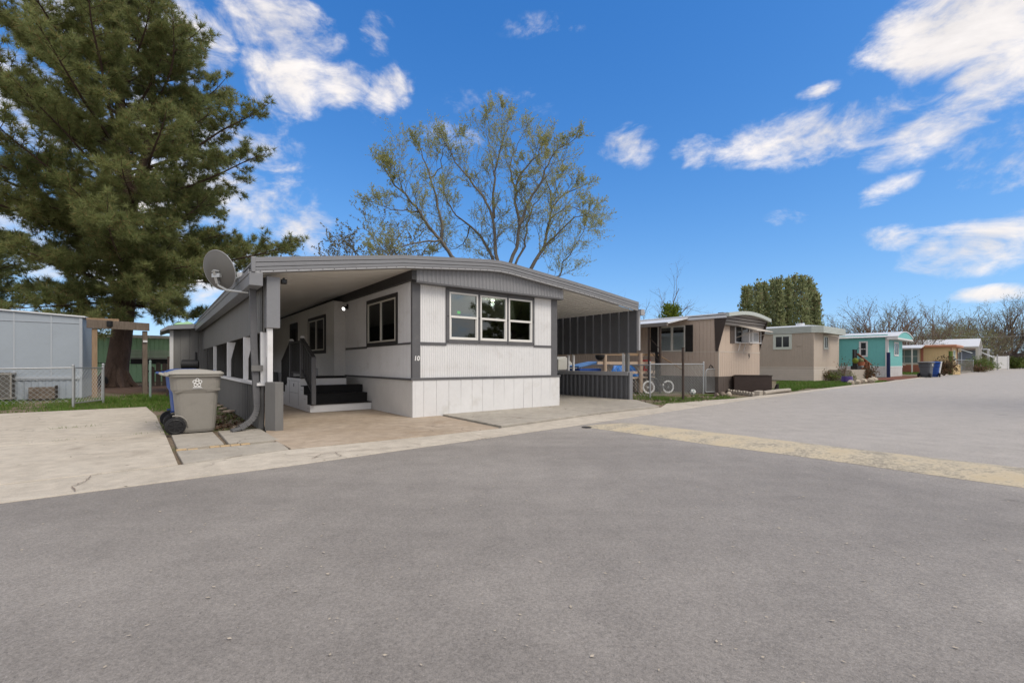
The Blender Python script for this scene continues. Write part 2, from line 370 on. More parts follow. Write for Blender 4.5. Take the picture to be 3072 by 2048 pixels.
    def build(s, name, m, parent=None, bevel=0, smooth=False, rest=None):
        me = bpy.data.meshes.new(name); me.from_pydata(s.v, [], s.f)
        for mm in (m if isinstance(m, (list, tuple)) else [m]): me.materials.append(mm)
        if any(s.mi): me.polygons.foreach_set('material_index', s.mi)
        if smooth: me.polygons.foreach_set('use_smooth', [True]*len(me.polygons))
        me.update(); o = bpy.data.objects.new(name, me); COL.objects.link(o)
        if parent: o.parent = parent
        if bevel:
            b = o.modifiers.new('bevel', 'BEVEL'); b.width = bevel; b.segments = 2; b.limit_method = 'ANGLE'; b.angle_limit = R(50)
        if smooth and not bevel:
            try: me.set_sharp_from_angle(angle=R(42))
            except Exception: pass
        return o
def tag(o, label, cat, group=None):
    o['label'] = label; o['category'] = cat
    if group: o['group'] = group
    return o
def thing(name, label, cat, loc=(0,0,0), deg=0, group=None):
    o = bpy.data.objects.new(name, None); COL.objects.link(o); o.empty_display_size = .2
    o.location = loc if len(loc) == 3 else (*loc, 0); o.rotation_euler = (0,0,R(deg)); return tag(o, label, cat, group)
def kind(o, k): o['kind'] = k; return o
def npmesh(name, verts, k, m, parent=None):
    """mesh from an (n*k,3) array of separate k-gons"""
    verts = np.asarray(verts, dtype=np.float32).reshape(-1, 3); nf = len(verts)//k
    me = bpy.data.meshes.new(name); me.vertices.add(len(verts)); me.vertices.foreach_set('co', verts.ravel())
    me.loops.add(nf*k); me.loops.foreach_set('vertex_index', np.arange(nf*k, dtype=np.int32))
    me.polygons.add(nf); me.polygons.foreach_set('loop_start', np.arange(0, nf*k, k, dtype=np.int32)); me.polygons.foreach_set('loop_total', np.full(nf, k, dtype=np.int32))
    me.materials.append(m); me.update(calc_edges=True); me.validate()
    o = bpy.data.objects.new(name, me); COL.objects.link(o)
    if parent: o.parent = parent
    return o
def copy_tree(o, parent=None):
    c = o.copy(); COL.objects.link(c)
    if parent: c.parent = parent
    for ch in list(o.children): copy_tree(ch, c)
    return c
def text(name, body, size, m, parent, loc, rot, ext=.004, shear=0):
    cu = bpy.data.curves.new(name, 'FONT'); cu.body = body; cu.size = size; cu.extrude = ext; cu.offset = .004; cu.align_x = 'CENTER'; cu.align_y = 'CENTER'; cu.shear = shear
    cu.materials.append(m); tmp = bpy.data.objects.new(name, cu); COL.objects.link(tmp); dg = bpy.context.evaluated_depsgraph_get()
    me = bpy.data.meshes.new_from_object(tmp.evaluated_get(dg)); bpy.data.objects.remove(tmp); o = bpy.data.objects.new(name, me); COL.objects.link(o); o.parent = parent; o.location = loc; o.rotation_euler = rot; return o

# ------------------------------------------------------------------ ground, road, slabs
gnd = MB().add([(-900,-300,-.03),(900,-300,-.03),(900,1300,-.03),(-900,1300,-.03)], [(0,1,2,3)]); kind(gnd.build('ground', M['dirt']), 'structure')
RE = [G(0,1508), G(862,1397), G(1698,1280), G(2220,1201), G(2500,1166), G(2755,1134), G(2883,1120), G(3036,1103)]
RE = [(RE[0][0]-9, RE[0][1]-7.2)] + RE                         # road edge (house side)
JL = [(-14,-3.0), (-8.3,1.5), (-4.83,4.31), (-4.26,4.75), (-3.77,5.17), (-2.99,6.08), (-1.41,7.16), (-.20,8.12), (2.15,10.5), (3.89,11.94), G(2000,1210), G(2214,1194), G(2300,1184), G(2380,1175.5), G(2551,1155), G(2662,1144.5), (30.6,35.6), (50.4,53.3), (131,122.2)]
road = RE + [(250,222), (270,205), (150,100), (12,-18), (-20,-30)]
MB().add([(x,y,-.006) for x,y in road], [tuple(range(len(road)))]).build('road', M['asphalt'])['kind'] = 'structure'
strip = RE[:-1]+[RE[-1]] + JL[::-1]
MB().poly_z([(x,y) for x,y in strip][::1], -.06, .004).build('gutter_pan', M['concrete'], bevel=.006)['kind'] = 'structure'
def inset(pts, d):
    """shrink a convex-ish polygon so that neighbouring slabs leave a joint"""
    n = len(pts); a = sum(pts[i][0]*pts[(i+1)%n][1]-pts[(i+1)%n][0]*pts[i][1] for i in range(n)); sg = 1 if a > 0 else -1; out = []
    for i in range(n):
        p0, p1, p2 = Vector(pts[i-1]), Vector(pts[i]), Vector(pts[(i+1)%n])
        e1 = (p1-p0).normalized(); e2 = (p2-p1).normalized(); n1 = Vector((-e1.y,e1.x))*sg; n2 = Vector((-e2.y,e2.x))*sg
        m = n1+n2; m = m/max(.3, m.dot(n1)) if m.length > .2 else n1; out.append(tuple(p1+m*d))
    return out
def slab(name, pts, top, m, gap=.008):
    p = inset(pts, gap)
    o = MB().poly_z(p, -.07, top).build(name, m, bevel=.008); return kind(o, 'structure')
def ext(a, b, t): return (a[0]+(a[0]-b[0])*t, a[1]+(a[1]-b[1])*t)
d2l, d2r = (-7.07,6.30), G(499,1306); d3l, d3r = (-8.37,7.47), G(480,1269); d4l, d4r = (-11.62,10.37), G(440,1221); d5 = G(470,1247)
far = lambda a, b: (a[0]-8*.755, a[1]-8*.656)
slab('driveway', [JL[1], JL[2], JL[3], JL[4], d2r, d2l, far(d2l,d2r)], .012, M['concrete'])
slab('driveway', [far(d2l,d2r), d2l, d2r, d3r, d3l, far(d3l,d3r)], .016, M['concrete'])
slab('driveway', [far(d3l,d3r), d3l, d3r, d5, d4r, d4l, far(d4l,d4r)], .012, M['concrete'])
slab('paver_slab', [(-5.48,7.33),(-5.00,7.65),(-4.10,6.52),(-4.47,6.09)], .010, M['concretegrey'], .010)
slab('paver_slab', [(-4.97,7.70),(-4.42,8.02),(-3.62,7.00),(-3.47,6.86),(-3.79,6.60),(-4.07,6.54)], .014, M['concretegrey'], .010)
slab('paver_slab', [(-4.40,5.97),(-3.62,6.52),(-3.42,6.72),(-2.99,6.14),(-3.76,5.21)], .008, M['concretegrey'], .010)
w = H10.w
slab('carport_slab', [(-2.97,6.12), JL[6], (-.22,8.12), (-1.57,10.02), w(.3,.3), w(.3,13), w(-2.72,13), w(-2.74,.15), (-3.90,7.22)], .012, M['concretetan'], .010)
slab('carport_slab', [(-.19,8.16), (2.13,10.52), (3.86,11.94), w(7.35,-.25), w(7.2,12), w(.4,12), w(.34,.34), (-1.53,10.05)], .036, M['concretegrey'], .010)

# speed hump across the road
bl = G(1737,1281); bf = G(1850,1260); pd = Vector((.652,-.758)); ad = Vector((.758,.652))
mb = MB(); rings = []
for i in range(0, 61):
    t = i/60*7.6; c = Vector(bl)+pd*t; wd = 1.08*min(1, .55+t*1.2) if t < .4 else 1.08
    ring = []
    for j in range(13):
        q = j/12; x = c+ad*(q*wd+.10+.02*math.sin(t*2.1+j)); edge = 1-(2*q-1)**2
        ring.append((x.x, x.y, -.004+.075*edge**1.1*min(1, .12+t*1.6)))
    rings.append(ring)
vs = [p for r in rings for p in r]; mb.add(vs, [(i*13+j, i*13+j+1, (i+1)*13+j+1, (i+1)*13+j) for i in range(60) for j in range(12)])
tag(mb.build('speed_hump', M['bumppaint'], smooth=True), 'worn pale yellow speed hump lying across the grey road', 'speed hump')
# valve cover at the hump's end
vc = G(1760,1281); o = MB().cyl(0,0,-.02,.004,.09,20).build('valve_cover', M['ink']); o.location = (*vc,0)
tag(o, 'small dark round metal valve cover in the road edge by the yellow hump', 'manhole cover')
# open cracks in the gutter pan and the carport slab
def crack(pts, wdt, name='pavement_crack'):
    q = [Vector(G(*p)) for p in pts]; fine = []
    for a_, b_ in zip(q, q[1:]):
        for i in range(4): fine.append(a_.lerp(b_, i/4)+Vector((rnd.uniform(-.012,.012),rnd.uniform(-.012,.012))))
    fine.append(q[-1]); vs = []
    for i, p in enumerate(fine):
        d = (fine[min(i+1,len(fine)-1)]-fine[max(0,i-1)]).normalized(); n_ = Vector((-d.y,d.x))*wdt*rnd.uniform(.3,1.2); vs += [(*(p+n_),.0165),(*(p-n_),.0165)]
    kind(MB().add(vs, [(2*i,2*i+1,2*i+3,2*i+2) for i in range(len(fine)-1)]).build(name, M['rockdark']), 'structure')
z8 = lambda x, y: (x/2.613, 1200+y/2.613); za = lambda x, y: (x/2.138, 750+y/2.138)
crack([z8(600,722),z8(572,688),z8(640,655),z8(690,632),z8(715,598),z8(800,580)], .006)
crack([za(2000,1345),za(2060,1312),za(2150,1300),za(2190,1325)], .007); crack([za(2150,1300),za(2352,1285),za(2700,1262)], .006)
crack([(1190,1276),(1240,1284),(1290,1290),(1300,1296)], .005); crack([(1140,1330),(1200,1325),(1262,1336)], .005)
# tan bricks along the slab edge
bp0, bp1 = Vector((-4.44,6.03)), Vector((-3.76,6.56)); bd = (bp1-bp0).normalized(); bn = Vector((-bd.y,bd.x))
bricks_lab = ['first tan brick of the edging row, beside the driveway joint', 'second tan brick from the driveway in the edging row', 'third brick of the edging row, sunk and half covered in dirt',
  'middle tan brick of the short edging row by the slabs', 'pale tan brick just right of the middle of the edging row', 'second last tan brick of the edging row by the slabs', 'last tan brick of the row, nearest the carport slab']
L = (bp1-bp0).length/7
for i, lb in enumerate(bricks_lab):
    a = rnd.uniform(-.06,.06); o = MB().box(-L*.46,L*.46,-.042,.042,-.04,.006+rnd.uniform(-.006,.008)-(.012 if i == 2 else 0)).build('edging_brick', M['brick'], bevel=.006)
    p = bp0+bd*L*(i+.5)+bn*rnd.uniform(-.012,.012)+bn*-.005; o.location = (p.x,p.y,0); o.rotation_euler = (0,0,math.atan2(bd.y,bd.x)+a)
    tag(o, lb, 'brick', 'tan bricks set between the slabs')

# ------------------------------------------------------------------ the white and grey mobile home, number 10
home = thing('mobile_home', 'white ribbed mobile home with grey trim, triple front window and wide grey carport roof', 'mobile home', H10.o, H10.deg)
W10 = 4.16; ZB, ZT = .80, 2.90
def roofz(u):
    P = [(-2.97,2.90),(-1.6,3.12),(-.34,3.317),(1.0,3.45),(1.75,3.52),(2.08,3.535),(2.4,3.52),(3.2,3.44),(4.2,3.345),(5.4,3.22),(7.25,3.0)]
    for (a,za),(b,zb) in zip(P, P[1:]):
        if u <= b: return za+(zb-za)*(u-a)/(b-a)
    return P[-1][1]
RP = [-2.97,-1.6,-.34,1.0,1.75,2.08,2.4,3.2,4.2,5.4,7.25]
fr = lambda a, d, z: (a, -d, z)
sd = lambda a, d, z: (-d, a, z)
m = MB()
fu0, fu1, fz0, fz1 = .80, 3.37, 1.60, 2.83
m.ribs(.0, fu0+.02, ZB, ZT+.1, fr, .053, .010); m.ribs(fu1-.02, W10, ZB, ZT+.1, fr, .053, .010)
m.ribs(fu0+.02, fu1-.02, ZB, fz0+.02, fr, .053, .010); m.ribs(fu0+.02, fu1-.02, fz1-.02, ZT+.1, fr, .053, .010)
sv0, sv1, sz0, sz1 = .70, 2.60, 1.56, 2.74
m.ribs(.0, sv0+.02, ZB, 3.05, sd, .070, .018); m.ribs(sv1-.02, 4.26, ZB, 3.05, sd, .070, .018)
m.ribs(sv0+.02, sv1-.02, ZB, sz0+.02, sd, .070, .018); m.ribs(sv0+.02, sv1-.02, sz1-.02, 3.05, sd, .070, .018)
m.box(W10-.03, W10, .0, 16.5, ZB, 3.1)
m.build('wall', M['white'], home)
m = MB(); m.ribs(4.30, 16.5, ZB, 2.92, lambda a,d,z: (-.32-d,a,z), .10, .008, 'groove'); m.box(-.32,-.0,4.262,4.30,ZB,2.9); m.box(-.335,-.29,4.25,4.31,ZB,2.9)
m.build('room_extension', M['stucco'], home)
# interior seen through the front glass
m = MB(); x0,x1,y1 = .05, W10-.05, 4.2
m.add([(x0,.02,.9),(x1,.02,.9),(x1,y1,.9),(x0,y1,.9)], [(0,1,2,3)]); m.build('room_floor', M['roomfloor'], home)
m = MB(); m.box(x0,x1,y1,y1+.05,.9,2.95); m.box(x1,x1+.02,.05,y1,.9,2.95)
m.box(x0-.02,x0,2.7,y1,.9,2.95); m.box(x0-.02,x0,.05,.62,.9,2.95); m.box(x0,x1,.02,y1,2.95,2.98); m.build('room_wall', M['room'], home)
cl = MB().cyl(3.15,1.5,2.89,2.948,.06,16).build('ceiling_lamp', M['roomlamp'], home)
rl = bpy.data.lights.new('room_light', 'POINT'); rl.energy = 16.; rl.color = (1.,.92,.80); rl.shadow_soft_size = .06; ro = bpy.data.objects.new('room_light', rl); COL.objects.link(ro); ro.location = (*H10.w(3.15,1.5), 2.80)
# skirting
m = MB(); seams = [640,708,808,905,1000,1087,1170,1257,1338,1415,1490,1560,1628,1697,1772]; us = [H10.front(1000+x/2.613, 1200, -.03)[0] for x in seams]
for a, b in zip(us, us[1:]):
    q = rnd.uniform(-.006,.006); m.add([(a+.0022,-.032+q,0),(b-.0022,-.032-q,0),(b-.004,-.036+q*.5,.80),(a+.004,-.036-q*.5,.80),(a+.004,-.02,0),(b-.004,-.02,0),(b-.004,-.02,.80),(a+.004,-.02,.80)], [(0,1,2,3),(0,3,7,4),(1,5,6,2),(3,2,6,7)])
m.box(-.012,us[0],-.036,.0,0,.80); m.box(.0,us[-1],-.02,.02,0,.79); m.box(us[-1]-.03,us[-1],-.034,16.5,0,.80)
m.build('front_skirting', M['skirt'], home)
m = MB(); m.box(-.012,.02,.002,16.5,0,.795); m.build('side_skirting', M['stucco'], home)
# trims
m = MB(); m.box(-.016,.17,-.030,.0,ZB+.03,ZT-.02); m.box(-.018,0,.0005,.035,ZB+.03,ZT-.02); m.build('corner_board', M['trim'], home, bevel=.004)
m = MB(); m.box(3.97,4.17,-.030,-.0,ZB+.03,ZT-.02); m.build('corner_board', M['trim'], home, bevel=.004)
text('house_number', '10', .135, M['mark'], home, (.085,-.0335,1.255), (R(90),0,0), .002, .12)
for bb_ in ((.172,fu0+.01,-.024,.0,1.545,1.61),(fu1-.01,3.968,-.024,.0,1.565,1.62),(-.024,0,.037,sv0+.01,1.555,1.60),(-.024,0,sv1-.01,4.25,1.53,1.585)): MB().box(*bb_).build('belt_trim', M['trim'], home, bevel=.003)
m = MB(); m.box(-.05,4.27,-.055,-.0,.795,.845); m.box(-.05,0,.0005,4.25,.79,.835); m.build('skirting_trim', M['trim'], home, bevel=.004)
# triple window
m = MB(); T = .065
m.box(fu0,fu1,-.036,.02,fz1-.085,fz1); m.box(fu0,fu1,-.036,.02,fz0,fz0+.085); m.box(fu0,fu0+.075,-.036,.02,fz0+.086,fz1-.086); m.box(fu1-.085,fu1,-.036,.02,fz0+.086,fz1-.086)
m.box(1.635,1.70,-.034,.02,fz0+.086,fz1-.086); m.box(2.475,2.535,-.034,.02,fz0+.086,fz1-.086)
bm = m; m.cur = 1
for x in (.84,1.667,2.505,3.33):
    for z in (1.64, 2.2, 2.79): bm.box(x-.012,x+.012,-.043,-.037,z-.012,z+.012)
bm.build('window_trim', [M['trim'], M['ink']], home)
for k, (a, b) in enumerate(((.875,1.635),(1.70,2.475),(2.535,3.285))):
    m = MB(); z0, z1, zm = 1.685, 2.745, 2.195; t = .036
    m.box(a,a+t,-.045,.03,z0,z1); m.box(b-t,b,-.045,.03,z0,z1); m.box(a+t,b-t,-.045,.03,z1-t,z1); m.box(a+t,b-t,-.045,.03,z0,z0+t); m.box(a+t,b-t,-.048,.03,zm-.024,zm+.024)
    m.box(a+t,a+t+.022,-.03,.02,z0+t,zm-.024); m.box(b-t-.022,b-t,-.03,.02,z0+t,zm-.024); m.box(a+t+.022,b-t-.022,-.03,.02,z0+t,z0+t+.022)
    wn = m.build('window', M['sash'], home, bevel=.003)
    MB().box(a+t,b-t,-.012,-.008,zm+.024,z1-t).build('pane', M['glass_hi'], wn)
    MB().box(a+t,b-t,-.002,.002,z0+t,zm-.024).build('pane', M['glass_screen'], wn)['label'] = 'dark screened lower pane'
    if k == 0: MB().box(1.13,1.20,.03,.05,2.28,2.34).build('sticker', M['led'], wn)['label'] = 'bright green square sticker'
# side window
def slider(v0, v1, z0, z1, u, parent, tw=.10, sash='cream', tr='darktrim', pane='glass_dark', off=.03):
    s = MB()
    s.box(u-off,u+.01,v0,v1,z1-tw,z1); s.box(u-off,u+.01,v0,v1,z0,z0+tw); s.box(u-off,u+.01,v0,v0+tw,z0+tw,z1-tw); s.box(u-off,u+.01,v1-tw,v1,z0+tw,z1-tw)
    wn = s.build('window', M[tr], parent, bevel=.003)
    a, b, c, d = v0+tw, v1-tw, z0+tw, z1-tw; t = .035; mid = (a+b)/2; s = MB()
    s.box(u-off-.008,u,a,a+t,c,d); s.box(u-off-.008,u,b-t,b,c,d); s.box(u-off-.008,u,a+t,b-t,d-t,d); s.box(u-off-.008,u,a+t,b-t,c,c+t); s.box(u-off-.012,u,mid-.02,mid+.02,c+t,d-t)
    s.build('sash', M[sash], wn); MB().box(u-.012,u-.009,a+t,mid-.02,c+t,d-t).build('pane', M[pane], wn); MB().box(u-.012,u-.009,mid+.02,b-t,c+t,d-t).build('pane', M[pane], wn)
    return wn
slider(sv0, sv1, sz0, sz1, 0, home)
slider(5.05, 6.97, 1.45, 2.60, -.332, home, pane='lens')
m = MB(); m.box(-.36,-.33,8.45,8.55,.82,2.6); m.box(-.36,-.33,9.45,9.55,.82,2.6); m.box(-.36,-.33,8.55,9.45,2.5,2.6); dr = m.build('door', M['darktrim'], home)
MB().box(-.348,-.335,8.55,9.45,.82,2.5).build('door_leaf', M['blackmetal'], dr)
MB().box(-.352,-.349,8.68,9.32,1.7,2.38).build('door_pane', M['lens'], dr)
# roof slab, ceiling, fascia, gable
V0, V1 = -.30, 13.2
m = MB(); top = [(u,roofz(u)) for u in RP]; m.poly_y(top+[(u,z-.03) for u,z in top[::-1]], V0-.03, V1); m.build('roof', M['rooftop'], home)
def ceil(u0, u1, parent):
    s = MB(); us_ = [u0]+[u for u in RP if u0+.05 < u < u1-.05]+[u1]; prof = ((0,0),(.16,0),(.18,1),(.29,1))
    vs_ = []; v = V0+.06; pitch = .205
    while v < V1:
        for q, d in ((0,0),(.160,0),(.166,1),(.199,1)): vs_.append((v+q, d*.030))
        v += pitch
    for u in us_:
        for v, d in vs_: s.v.append((u, v, roofz(u)-.225-.030+d))
    n = len(vs_)
    for i in range(len(us_)-1):
        for j in range(n-1): s.f.append((i*n+j, i*n+j+1, (i+1)*n+j+1, (i+1)*n+j)); s.mi.append(0)
    return s.build('carport_ceiling', M['soffit'], parent)
ceil(-2.84, 0.0, home); ceil(W10, 7.18, home)
def sweep(s, dz0, dz1, dv0, dv1, us_):
    for a, b in zip(us_, us_[1:]):
        za, zb = roofz(a), roofz(b)
        s.prism([(a,V0+dv0,za-dz1),(a,V0+dv1,za-dz1),(a,V0+dv1,za-dz0),(a,V0+dv0,za-dz0)], [(b,V0+dv0,zb-dz1),(b,V0+dv1,zb-dz1),(b,V0+dv1,zb-dz0),(b,V0+dv0,zb-dz0)])
m = MB()
for a, b, c, d in ((-.004,.075,-.055,.0),(.086,.150,-.048,.0),(.160,.208,-.040,.0),(.075,.215,-.02,.0)): sweep(m, a, b, c, d, RP)
m.build('fascia', M['fascia'], home)
m = MB(); sweep(m, .209, .248, -.030, .05, RP); u = -2.9; m.cur = 1
while u < 7.2:
    z = roofz(u); m.box(u-.006,u+.006,V0-.036,V0-.0305,z-.236,z-.224); u += .20
m.build('drip_flange', [M['cap'], M['ink']], home)
m = MB(); m.ribs(.02, 4.22, 2.87, lambda a: roofz(a)-.21, lambda a,d,z: (a,-.19-d,z), .10, .016); m.build('gable_panel', M['gable'], home)
m = MB(); m.box(.0,4.24,-.20,-.0,2.835,2.868); m.box(.0,.02,-.19,-.0,2.87,3.12); m.box(4.22,4.24,-.19,.0,2.87,3.10); m.build('gable_soffit', M['trim'], home)
m = MB(); m.box(-.10,-.002,-.19,13.1,2.885,3.085); m.build('eave_beam', M['darktrim'], home)
m = MB(); m.box(-3.06,-2.86,-.34,V1,2.44,2.66); m.box(-3.075,-3.06,-.34,V1,2.62,2.70); m.box(-3.05,-2.88,-.30,V1,2.66,2.70); m.box(-3.03,-2.97,-.36,-.28,2.66,2.91); m.build('gutter', M['fascia'], home, bevel=.006)
m = MB(); m.box(7.36,7.54,-.36,V1,2.62,2.80); m.build('gutter', M['cap'], home, bevel=.006)
# downspout
sp = [(-2.94,.16,2.46),(-2.92,.13,1.4),(-2.885,.10,.42)]
m = MB()
for a, b in zip(sp, sp[1:]): m.bar(a, b, .10, .08, (0,1,0))
o1 = H10.gr(742,1284); el = [(-2.885,.10,.42),(-2.895,.09,.33),(-2.93,.07,.24),(-2.99,.04,.165),(-3.07,.0,.11),(-3.15,-.03,.07)]
for k, (a, b) in enumerate(zip(el, el[1:])): m.bar(a, b, .088, .075, (0,1,0))
dsp = m.build('downspout', M['trim'], home, bevel=.004)
m = MB()
for i in range(12):
    t = i/11*4.99; k = int(t); q = t-k; a = Vector(el[k]).lerp(Vector(el[k+1]), q); d = (Vector(el[k+1])-Vector(el[k])).normalized()*.004; m.bar(a-d, a+d, .096, .082, (0,1,0))
m.build('elbow_ridges', M['valance'], dsp)
m = MB().bar((-3.15,-.03,.065),(-3.28,-.06,.03),.12,.05); m.build('outlet', M['trim'], dsp, bevel=.01)
m = MB(); m.box(-2.975,-2.80,.02,.05,1.02,1.12); m.build('strap', M['valance'], dsp)

# left carport screen
scr = thing('carport_screen', 'grey left carport screen with hanging valance, white posts and low ribbed wall', 'carport screen', H10.o, H10.deg)
m = MB(); m.ribs(.02, 12.7, 1.70, 2.64, lambda a,d,z: (-2.80-d,a,z), .203, .012, 'groove'); m.box(-2.80,-2.77,.02,12.7,1.70,2.64); m.build('valance', M['valance'], scr)
m = MB(); m.box(-2.78,-2.57,-.19,.018,1.76,2.64); m.build('valance_end', M['fascia'], scr, bevel=.005)
m = MB(); m.ribs(.02, 12.9, .0, .76, lambda a,d,z: (-2.79-d,a,z), .22, .06); m.ribs(.02, 12.9, .0, .76, lambda a,d,z: (-2.78+d*.0,a,z), .19, .035); m.build('low_wall', M['valance'], scr)
m = MB(); m.box(-2.89,-2.74,.03,12.9,.762,.81); m.build('rail', M['white'], scr, bevel=.004)
m = MB(); m.poly_z([(-2.80,-.16),(-2.68,-.37),(-2.55,-.35),(-2.56,-.02),(-2.76,.0)], 0, .83); m.build('end_pillar', M['valance'], scr, bevel=.006)
for v, flare in ((-.10,0),(.10,1),(2.05,1),(4.85,1),(8.4,0)):
    m = MB(); z0 = .832 if v < 0 else .812; z1 = 1.758 if v < 0 else 1.698
    if flare: m.poly_y([(-2.83,z0),(-2.745,z0),(-2.745,1.25),(-2.70,1.45),(-2.64,z1),(-2.83,z1)], v-.045, v+.045)
    else: m.box(-2.76 if v < 0 else -2.83,-2.675 if v < 0 else -2.745,v-.045,v+.045,z0,z1)
    m.build('post', M['white'], scr, bevel=.004)
m = MB(); m.box(-2.83,-2.73,12.72,12.82,.0,2.5); m.build('post', M['valance'], scr)

# right carport screen
scr2 = thing('carport_screen', 'dark grey corrugated right carport wall with open strip above a capped half wall', 'carport screen', H10.o, H10.deg)
m = MB(); m.ribs(-.22, 12.0, 1.475, lambda a: 2.79, lambda a,d,z: (7.30-d,a,z), .36, .045, 'rib'); m.ribs(-.22, 12.0, 1.475, 2.79, lambda a,d,z: (7.32,a,z), .36, .045, 'rib'); m.build('upper_panel', M['corr'], scr2)
m = MB(); m.ribs(.05, 12.0, .036, .77, lambda a,d,z: (7.32-d,a,z), .20, .04); m.ribs(.05, 12.0, .036, .77, lambda a,d,z: (7.34,a,z), .2, .04); m.build('lower_panel', M['corr'], scr2)
m = MB(); m.box(7.24,7.40,.06,12,.772,.895); m.build('cap_rail', M['cap'], scr2, bevel=.005)
m = MB(); m.box(7.27,7.42,.0,.048,.0,.89); m.build('end_trim', M['fascia'], scr2)
m = MB(); m.box(7.325,7.40,-.30,-.21,1.55,2.75); m.build('end_trim', M['cap'], scr2)
for v in (.27,2.45,2.70): MB().box(7.28,7.34,v-.03,v+.03,.897,1.474).build('post', M['whitetrim'], scr2)
MB().box(7.26,7.36,.065,.165,.897,1.474).build('post', M['valance'], scr2)
m = MB(); m.box(7.29,7.33,.06,12,1.44,1.473); m.build('head_rail', M['rawwood'], scr2)

# porch steps
por = thing('porch_steps', 'white wooden porch steps with black treads and grey handrails under the left carport', 'porch', H10.o, H10.deg)
UL = -1.47; st = [(2.24,.21,-.13),(2.55,.42,-.22),(2.88,.61,-.30),(3.16,.80,-.36)]
m = MB(); bk = MB()
for i, (v, z, ur) in enumerate(st):
    v1 = st[i+1][0] if i < 3 else 4.25; z0 = .02
    m.box(UL, -.03 if v1 < 4.2 else -.35, v+.001*i, v1, z0, z-.022)
    bk.box(UL+.012, -.035 if i < 3 else -.36, v-.025, v1+(.0 if i < 3 else .35), z-.021, z)
    if i in (1,2): bk.box(UL+.012,-.035,v-.012,v-.001,st[i-1][1]+.001,z-.022)
m.box(UL,-.36,4.251,4.6,.02,.778)
for k, (va, z) in enumerate(((4.6,.56),(4.85,.37),(5.1,.19))): m.box(UL,-.36,va+.001,va+.25,.02,z)
bk.build('tread_carpet', M['black'], por)
m.cur = 1
for (a,b,c,d) in ((3.2,4.5,.70,.705),(3.35,4.3,.40,.405),(2.3,2.5,.10,.104),(2.6,2.8,.30,.304),(2.9,3.1,.5,.504)): m.box(UL-.004,UL-.001,a,b,c,d)
for v in (3.35,4.3): m.box(UL-.004,UL-.001,v,v+.005,.1,.70)
m.box(UL-.012,UL-.001,3.80,3.83,.56,.64); m.build('stair_body', [M['skirt'], M['ink']], por)
gp = M['trim']
def post(v, z0, z1, u=UL+.05, cap=True):
    p = MB().box(u-.045,u+.045,v-.045,v+.045,z0,z1).build('handrail_post', gp, por, bevel=.004)
    if cap: MB().prism([(u-.06,v-.06,z1),(u+.06,v-.06,z1),(u+.06,v+.06,z1),(u-.06,v+.06,z1)], [(u-.03,v-.03,z1+.05),(u+.03,v-.03,z1+.05),(u+.03,v+.03,z1+.05),(u-.03,v+.03,z1+.05)]).build('post_cap', M['white'], p)
post(3.2,.80,1.78); post(4.35,.80,1.75); post(2.16,.21,1.30,cap=False)
m = MB(); u = UL+.05; m.bar((u,3.16,1.74),(u,2.12,1.27),.09,.04); m.bar((u,3.16,.98),(u,2.2,.46),.05,.05); m.bar((u,3.24,1.70),(u,4.31,1.68),.09,.04); m.bar((u,3.24,.92),(u,4.31,.92),.05,.05); m.bar((u,4.39,1.70),(u,5.35,1.22),.09,.04)
for i in range(6): v = 2.3+i*.15; z = .50+(v-2.2)*.54; m.bar((u,v,z),(u,v,z+.80),.035)
for i in range(8): v = 3.33+i*.13; m.bar((u,v,.94),(u,v,1.67),.035)
for i in range(7): v = 4.5+i*.13; z = .85-(v-4.4)*.5; m.bar((u,v,z),(u,v,z+.80),.035)
m.bar((u,5.35,.02),(u,5.35,1.25),.08); m.build('handrail', M['darktrim'], por)
o = MB().box(-.17,.17,-.14,.14,0,.22).build('storage_box', M['cap'], bevel=.01); p = H10.w(-1.05,3.95); o.location = (*p,.801); o.rotation_euler = (0,0,R(H10.deg)); tag(o, 'small pale grey box standing on the porch landing', 'box')
o = MB().poly_z([(-.40,-.22),(.40,-.22),(.43,0),(.40,.22),(-.40,.22),(-.43,0)], 0, .022).build('door_mat', M['rubber'], bevel=.006); p = H10.w(-.66,3.6); o.location = (*p,.801); o.rotation_euler = (0,0,R(H10.deg)); tag(o, 'black door mat lying on the porch landing by the white wall', 'door mat')

# lamp and camera under the carport
fl = thing('flood_light', 'lit white round flood light on the wall under the carport roof', 'flood light', (*H10.w(-.02,4.05), 2.74), H10.deg)
MB().box(-.03,.0,-.05,.05,-.07,.07).build('mount', M['blackmetal'], fl, bevel=.008)
m = MB(); d = Vector((-.75,-.45,-.5)).normalized(); a = Vector((-.03,0,0)); m.tube([a, a+d*.03, a+d*.10, a+d*.15],[.02,.028,.042,.055],14); m.build('lamp_head', M['blackmetal'], fl, smooth=True)
m = MB(); m.tube([a+d*.151, a+d*.156],[.050,.048],16); m.build('lens', M['lamp'], fl)
sc = thing('security_camera', 'small black security camera under the carport roof edge beside the valance end', 'camera', (*H10.w(-2.50,-.12), 2.60), H10.deg)
MB().bar((0,0,.05),(0,0,.0),.03).build('bracket', M['blackmetal'], sc); MB().box(-.045,.045,-.06,.04,-.06,.02).build('body', M['blackmetal'], sc, bevel=.014); MB().tube([(.0,-.0605,-.02),(.0,-.066,-.02)],.022,12).build('lens', M['lens'], sc)

